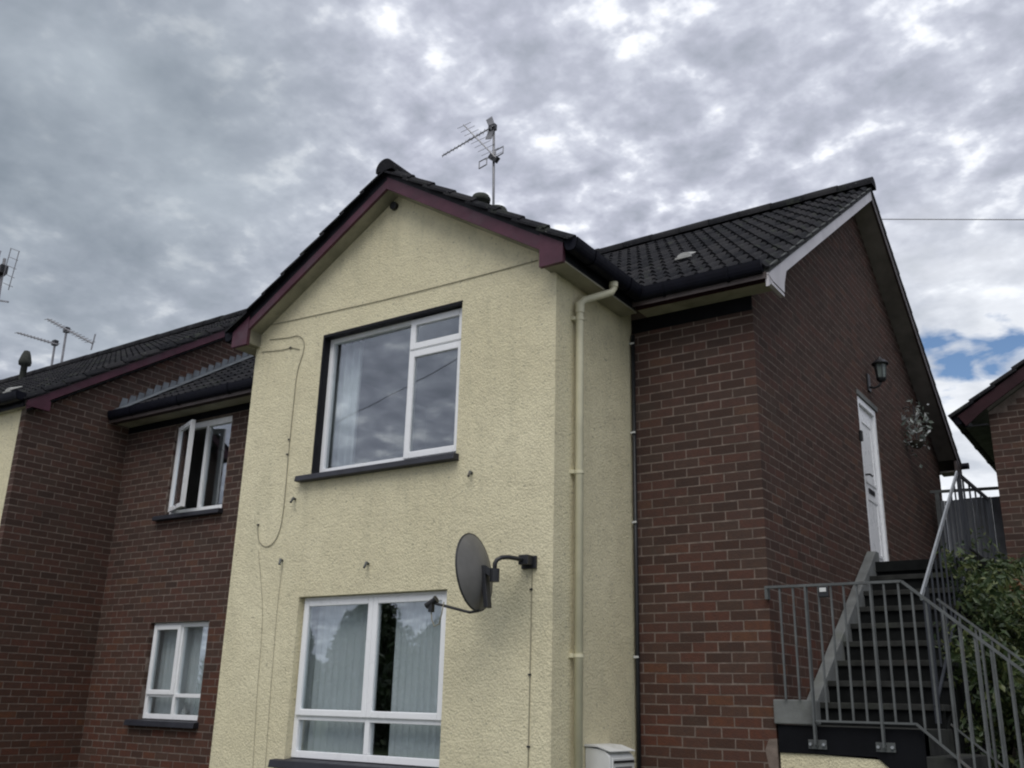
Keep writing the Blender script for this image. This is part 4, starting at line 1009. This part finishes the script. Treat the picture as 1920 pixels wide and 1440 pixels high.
# cables on the render
def cable(pts, r, label, y=None, cat='cable', mat=None, clips=()):
    P = []
    pts = [Vector(p) for p in pts]
    for i in range(len(pts)-1):
        p0 = pts[max(i-1, 0)]; p1 = pts[i]; p2 = pts[i+1]; p3 = pts[min(i+2, len(pts)-1)]
        for s_ in range(6):
            t = s_/6; P.append(0.5*((2*p1)+(p2-p0)*t+(2*p0-5*p1+4*p2-p3)*t*t+(3*p1-p0-3*p2+p3)*t**3))
    P.append(pts[-1])
    m = MB().tube(P, r, 6)
    o = m.build('cable', mat or M_WIRE, None, smooth=True); tag(o, label, cat)
    for c in clips: MB().obox(c, (0.010, 0, 0), (0, 0.008, 0), (0, 0, 0.006)).build('clip', M_DARKP, o)
    return o
Y = YF-0.006
def fpt(u, v):      # pixel -> point on the front wall plane
    d = rt*((u-960)/FPX) - up*((v-720)/FPX) + fw; t = (Y-CAM.y)/d.y; p = CAM+d*t; return (p.x, Y, p.z)
cable([fpt(500, 611), fpt(600, 589), fpt(720, 562), fpt(860, 527), fpt(1008, 488)], 0.0034, 'thin cable strung along the cream gable above the upper window')
cable([fpt(505, 637), fpt(540, 633), fpt(560, 630), fpt(570, 642), fpt(568, 662), fpt(557, 700), fpt(550, 760), fpt(541, 850), fpt(532, 950), fpt(524, 995), fpt(512, 1018), fpt(498, 1025), fpt(486, 1015), fpt(483, 990), fpt(485, 983)], 0.0034, 'grey cable hanging in a long loop left of the upper bay window', clips=[fpt(542, 824), fpt(539, 852), fpt(484, 984)])
cable([fpt(490, 660), fpt(530, 656), fpt(545, 652), fpt(562, 655)], 0.0034, 'short cable end at the top left of the cream wall', clips=[fpt(545, 652)])
cable([fpt(529, 1060), fpt(519, 1150), fpt(507, 1300), fpt(497, 1440), fpt(485, 1600)], 0.0016, 'faint vertical cable running down left of the ground-floor window')
cable([fpt(484, 1030), fpt(492, 1150), fpt(482, 1300), fpt(474, 1440), fpt(466, 1600)], 0.0016, 'faint vertical cable nearest the left corner of the cream wall')
cable([fpt(998, 1068), fpt(996, 1150), fpt(993, 1300), fpt(990, 1440), fpt(986, 1650)], 0.0035, 'thin cable dropping from the dish bracket down the cream wall', clips=[fpt(996, 1105), fpt(993, 1265), fpt(991, 1400)])
for i, (u, v, lb) in enumerate(((553, 937, 'short metal stub on the render under left end of upper sill'), (884, 888, 'short metal stub on the render under right end of upper sill'), (690, 1058, 'short metal stub on the render above the ground-floor window'), (529, 1052, 'stubby metal peg below the looped cable'))):
    p = Vector(fpt(u, v)); L = 0.085 if i < 3 else 0.04
    o = MB().tube([p+Vector((0, 0.02, 0)), p+Vector((0.0, -0.02, 0.01)), p+Vector((0.02, -0.03-L*0.4, -0.035))], [0.012, 0.012, 0.010], 8).build('wall_stub', M_GALV, None)
    tag(o, lb, 'bracket', 'metal stubs on the cream wall')
# black conduit in the corner between render and brick
cd_ = thing('conduit', 'black conduit running up the corner between cream wall and brick', 'pipe', (XR+0.03, -0.03, 0))
MB().tube([(XR+0.030, -0.032, 0.02), (XR+0.030, -0.032, 4.60)], 0.017, 10).build('pipe', M_DARKP, cd_, smooth=True)
for z in (4.52, 3.73, 2.98, 1.93, 0.9): MB().box(XR+0.010, XR+0.050, -0.056, -0.047, z-0.008, z+0.008).build('clip', M_CERAMIC, cd_)
# meter box
mx = thing('meter_box', 'white meter box on the side of the cream bay', 'meter box', (XR+0.1, -0.62, 0.62))
m = MB().prism([(XR+0.002, -0.79, 0.62), (XR+0.20, -0.79, 0.62), (XR+0.20, -0.79, 1.235), (XR+0.15, -0.79, 1.275), (XR+0.002, -0.79, 1.29)], (0, 0.345, 0)); m.build('cabinet', M_WHITEBOX, mx, bevel=0.008)
m = MB().box(XR+0.2005, XR+0.214, -0.775, -0.46, 0.64, 1.222); m.build('door', M_WHITEBOX, mx, bevel=0.004)
MB().box(XR+0.2145, XR+0.219, -0.765, -0.47, 1.190, 1.206).build('seal', M_DARKP, mx)
MB().box(XR+0.2145, XR+0.2165, -0.74, -0.50, 1.150, 1.166).build('label_plate', M_ALU, mx)
MB().prism([(XR+0.002, -0.80, 1.292), (XR+0.10, -0.80, 1.292), (XR+0.21, -0.80, 1.262), (XR+0.21, -0.80, 1.268), (XR+0.10, -0.80, 1.302), (XR+0.002, -0.80, 1.306)], (0, 0.365, 0)).build('hood', M_WHITEBOX, mx)
# wall lantern
lt = thing('wall_lantern', 'black lantern on a bracket above the white door', 'lantern', (0.12, 3.5, 4.95))
LY = 3.47; LXc = 0.15
MB().box(0.002, 0.022, LY-0.045, LY+0.045, 4.90, 5.10).build('back_plate', M_DARKP, lt, bevel=0.006)
MB().tube([(0.02, LY, 4.95), (0.07, LY, 4.935), (0.12, LY, 4.95), (LXc, LY, 5.0)], 0.013, 8).build('arm', M_DARKP, lt, smooth=True)
MB().lathe((LXc, LY, 4.995), [(0.0, 0), (0.035, 0), (0.05, 0.02), (0.055, 0.035), (0.0, 0.036)], 12).build('base', M_DARKP, lt)
MB().lathe((LXc, LY, 5.03), [(0.045, 0), (0.062, 0.16), (0.0, 0.161)], 6).build('lamp_glass', M_LAMPGLASS, lt)
for k in range(6):
    a = 2*math.pi*k/6; MB().bar((LXc+0.047*math.cos(a), LY+0.047*math.sin(a), 5.03), (LXc+0.065*math.cos(a), LY+0.065*math.sin(a), 5.19), 0.008, 0.008).build('bar', M_DARKP, lt)
MB().lathe((LXc, LY, 5.19), [(0.088, -0.004), (0.092, 0.008), (0.055, 0.045), (0.022, 0.062), (0.016, 0.085), (0.0, 0.09)], 12).build('cap', M_DARKP, lt)
# door bell
o = MB().box(0.001, 0.03, 2.915, 2.965, 4.22, 4.33).build('door_bell', M_DARKP, None, bevel=0.006); tag(o, 'small black door bell box left of the white door', 'door bell')
# leaf helper
def leaves(n, sampler, size, mat, name, parent, orient=None):
    m = MB()
    for i in range(n):
        p, nrm = sampler(); p = Vector(p)
        d = Vector((random.gauss(0, 1), random.gauss(0, 1), random.gauss(0.2, 1))).normalized()
        if nrm is not None: d = (d*0.7+Vector(nrm)).normalized()
        a = d.cross(Vector((random.random()-0.5, random.random()-0.5, random.random()-0.5))).normalized(); b = d.cross(a)
        s = size*random.choice((0.55, 0.8, 1.0, 1.0, 1.25, 1.6))*random.uniform(0.85, 1.15); w = s*0.42
        m.add([p-a*s, p-a*0.2*s+b*w+d*0.12*s, p+a*s, p-a*0.2*s-b*w+d*0.12*s], [(0, 1, 2), (0, 2, 3)])
    return m.build(name, mat, parent)
# hanging basket
hb = thing('hanging_basket', 'hanging basket of silvery leaves on the brick gable right of the door', 'plant', (0.13, 5.04, 4.6))
MB().lathe((0.13, 5.04, 4.60), [(0.0, 0), (0.04, 0.01), (0.075, 0.05), (0.09, 0.09), (0.0, 0.09)], 16).build('basket', M_SOIL, hb)
MB().tube([(0.0, 5.04, 5.12), (0.13, 5.04, 5.14), (0.13, 5.04, 4.72)], 0.006, 6).build('bracket', M_DARKP, hb)
def smp():
    a = random.uniform(0, 6.28); r = random.random()**0.6*0.24; return (0.14+r*math.cos(a)*0.7, 5.04+r*math.sin(a)*1.1, 4.74+random.gauss(0.13, 0.15)), None
leaves(210, smp, 0.028, M_BASKET, 'foliage', hb)

# ------------------------------------------------------------------ aerials
def yagi(par, a, b, n, el, eldir, r=0.010, boomr=0.011):
    a = Vector(a); b = Vector(b); e = Vector(eldir).normalized()
    MB().tube([a, b], boomr, 6).build('boom', M_ALU, par)
    for i in range(n):
        p = a+(b-a)*(0.06+0.92*i/(n-1)); l = el*(1-0.25*i/n)
        MB().tube([p-e*l, p+e*l], r*0.55, 5).build('element', M_ALU, par)
ae = thing('tv_aerial', 'tall roof aerial with two crossed antennas on a pole above the bay', 'aerial', (-5.15, 3.46, 7.3))
MB().tube([(-5.10, 3.46, 7.30), (-5.15, 3.46, 9.0), (-5.185, 3.46, 10.05)], 0.020, 10).build('mast', M_ALU, ae, smooth=True)
yagi(ae, (-5.12, 3.40, 9.98), (-6.13, 3.40, 9.77), 14, 0.06, (0, 0.35, 1))
MB().obox((-5.19, 3.44, 9.98), (0.06, 0, 0.0), (0, 0.03, 0), (0, 0, 0.05)).build('clamp', M_DARKP, ae)
for q in (-1, 1):
    m = MB().prism([(-5.13, 3.42, 9.98), (-5.20, 3.42, 9.98+0.20*q), (-5.31, 3.42, 9.98+0.17*q), (-5.24, 3.42, 9.98)], (0, 0.012, 0)); m.build('reflector', M_ALU, ae)
yagi(ae, (-5.08, 3.40, 9.40), (-5.73, 3.40, 10.20), 9, 0.15, (0.85, 0.3, 0.35), 0.007)
MB().obox((-5.14, 3.43, 9.43), (0.07, 0, -0.06), (0, 0.03, 0), (0.03, 0, 0.035)).build('clamp', M_DARKP, ae)
for cx in (-5.32, -5.02):
    z = 9.38 if cx < -5.15 else 9.48
    m = MB().tube([(cx-0.07, 3.4, z-0.07), (cx+0.07, 3.4, z-0.04), (cx+0.07, 3.4, z+0.075), (cx-0.07, 3.4, z+0.05), (cx-0.07, 3.4, z-0.07)], 0.010, 6); m.build('loop', M_ALU, ae)
def small_aerial(name, label, foot, topz, ends, n, el, grp='aerials on the neighbouring roof'):
    t = thing('tv_aerial', label, 'aerial', foot, grp)
    MB().tube([foot, (foot[0]-0.03, foot[1], topz)], 0.022, 8).build('mast', M_ALU, t)
    yagi(t, ends[0], ends[1], n, el, (0.1, 0.9, 0.3), 0.012, 0.016)
    MB().obox((foot[0]-0.03, foot[1], topz), (0.05, 0, 0), (0, 0.04, 0), (0, 0, 0.05)).build('clamp', M_DARKP, t)
    return t
small_aerial('a', 'short aerial pointing left on the neighbouring ridge, left of its twin', (-14.55, 2.4, 7.35), 7.90, ((-14.40, 2.36, 7.82), (-15.96, 2.36, 8.37)), 12, 0.09)
t2 = small_aerial('b', 'aerial with a boom slanting across its pole on the neighbouring ridge', (-14.23, 2.4, 7.35), 8.10, ((-13.24, 2.36, 7.62), (-14.93, 2.36, 8.45)), 14, 0.10)
MB().bar((-13.26, 2.36, 7.50), (-13.21, 2.36, 7.80), 0.012, 0.03).build('reflector', M_ALU, t2)
t3 = thing('tv_aerial', 'tall aerial with grid reflectors cut by the left edge of the picture', 'aerial', (-17.1, 2.4, 7.35), 'aerials on the neighbouring roof')
MB().tube([(-16.95, 2.4, 7.35), (-17.15, 2.4, 10.3)], 0.035, 8).build('mast', M_ALU, t3)
for q, z in ((-0.35, 10.55), (0.42, 10.35)):
    for i in range(5):
        MB().bar((-17.15+q-0.18, 2.36, z-i*0.20+0.12), (-17.15+q+0.22, 2.36, z-i*0.20-0.06), 0.014, 0.014).build('bar', M_ALU, t3)
    MB().bar((-17.15+q-0.16, 2.36, z+0.1), (-17.15+q-0.28, 2.36, z-0.75), 0.014, 0.014).bar((-17.15+q+0.20, 2.36, z-0.06), (-17.15+q+0.08, 2.36, z-0.9), 0.014, 0.014).build('grid_frame', M_ALU, t3)
MB().obox((-17.13, 2.36, 9.98), (0.14, 0, 0.03), (0, 0.08, 0), (0, 0, 0.09)).build('clamp', M_DARKP, t3)
MB().bar((-17.5, 2.38, 9.45), (-16.6, 2.38, 9.18), 0.03, 0.03).bar((-17.3, 2.38, 9.3), (-17.02, 2.38, 8.6), 0.03, 0.03).build('arm', M_ALU, t3)

# ------------------------------------------------------------------ background right: fence, shrubs, wire
tag(MB().box(0.03, 0.915, 5.9, 12.0, 0.0, 2.32).build('terrace', M_SOIL), kind='structure')
fe = thing('fence', 'grey vertical-board fence with top rail in the gap between the houses', 'fence', (0.55, 6.1, 2.3))
for i in range(8): MB().box(0.06+i*0.108, 0.06+i*0.108+0.103, 6.1+0.004*(i % 2), 6.125+0.004*(i % 2), 2.3, 4.16+0.006*math.sin(5*i)).build('board', M_FENCE, fe)
MB().bar((0.02, 6.06, 4.275), (0.92, 6.06, 4.245), 0.035, 0.035).build('top_rail', M_GALV, fe)
for x in (0.10, 0.84): MB().box(x-0.025, x+0.025, 6.04, 6.09, 2.3, 4.25).build('post', M_GALV, fe)
def shrub(name, label, mat, n, boxf, size, base):
    t = thing('shrub', label, 'shrub', base)
    m = MB()
    for i in range(9):
        a = random.uniform(0, 6.28); q = Vector(base)+Vector((random.uniform(-0.3, 0.3), random.uniform(-0.6, 0.6), 0))
        m.tube([q, q+Vector((random.uniform(-0.2, 0.2), random.uniform(-0.2, 0.2), 0.6)), q+Vector((random.uniform(-0.4, 0.4), random.uniform(-0.5, 0.5), 1.3))], [0.022, 0.015, 0.006], 6)
    m.build('stem', M_BARK, t); leaves(n, boxf, size, mat, 'foliage', t); return t
# clumps of leaves: centres on an uneven surface, leaves scattered round each centre
def clumps(nc, cf, rad):
    cs = [Vector(cf()) for _ in range(nc)]
    def f():
        c = random.choice(cs); d = Vector((random.gauss(0, 1), random.gauss(0, 1), random.gauss(0, 1))).normalized()
        return c + d*rad*random.uniform(0.5, 1.0), d
    return f
def sh_top(x, y): return min(3.05, 2.66+0.22*(y-1.1)) - 0.55*(x-1.0) + 0.10*math.sin(4.1*y+2*x)+0.08*math.sin(7*x+3)
def sh1():
    y = random.uniform(1.05, 4.6); x = 0.985+1.6*random.random()**1.6; z0 = 0.62*(y-0.9)
    return (x, y, z0 + (sh_top(x, y)-z0)*random.random()**0.6)
shrub('s', 'dense evergreen shrub spilling over the railing beside the stair', M_LEAF, 22000, clumps(330, sh1, 0.17), 0.031, (1.7, 2.4, 0.85))
def sh2(): return (random.uniform(1.26, 1.7), random.uniform(2.5, 3.2), random.uniform(2.45, 2.80))
shrub('s', 'rust-coloured shrub at right edge in front of the brick house', M_LEAFO, 1500, clumps(22, sh2, 0.13), 0.036, (1.5, 2.9, 1.2))
ow = MB().tube([(-5.0, 25, 18.06), (-4.1, 25, 17.83), (0.07, 25, 16.67), (22, 25, 11.2)], 0.016, 6).build('overhead_wire', M_ALU, None); tag(ow, 'overhead wire crossing the sky right of the gable peak', 'wire')

# ------------------------------------------------------------------ across the street, behind the viewer (seen in the window glass)
ow = MB().tube([(-40, -20, 8.4), (-30, -20, 9.6), (-22.2, -20, 11.29), (-17, -20, 12.65), (-8, -20, 15.6)], 0.013, 6).build('overhead_wire', M_DARKP, None); tag(ow, 'overhead wire across the street, mirrored in the upper bay window', 'wire')
def tree(x, y, h, w, seed, label):
    random.seed(seed)
    t = thing('tree', label, 'tree', (x, y, 0), 'trees across the street')
    m = MB().tube([(x, y, 0), (x+0.1, y, h*0.25), (x-0.1, y+0.1, h*0.55), (x, y, h*0.85)], [0.22, 0.17, 0.10, 0.03], 10)
    for i in range(7):
        a = i*0.9+seed; z = h*(0.28+0.07*i); m.tube([(x, y, z), (x+0.5*w*math.cos(a)*0.5, y+0.5*w*math.sin(a)*0.5, z+0.4), (x+0.45*w*math.cos(a), y+0.45*w*math.sin(a), z+0.9)], [0.08, 0.05, 0.02], 6)
    m.build('trunk', M_BARK, t)
    def cf():
        a = random.uniform(0, 6.28); u = random.uniform(0.05, 1.0); r = w*0.5*math.sin(math.pi*min(0.98, u*0.72+0.22))*random.uniform(0.3, 1.05)
        return (x+r*math.cos(a), y+r*math.sin(a), h*u)
    leaves(9000, clumps(150, cf, w*0.12), 0.15, M_TREE, 'crown', t)
tree(-24.2, -25.0, 5.3, 3.8, 12, 'tallest tree across the street, mirrored beside the mullion of the lower bay window')
tree(-28.7, -25.0, 4.3, 3.6, 11, 'round tree across the street, mirrored at left edge of the lower bay window')
tree(-20.4, -25.0, 4.2, 5.0, 13, 'broad low tree across the street, mirrored in right half of the lower bay window')
tree(-15.0, -25.5, 4.1, 6.0, 15, 'low tree across the street nearest the viewer')
tree(-33.5, -24.5, 4.3, 6.0, 14, 'low tree across the street farthest to the left')
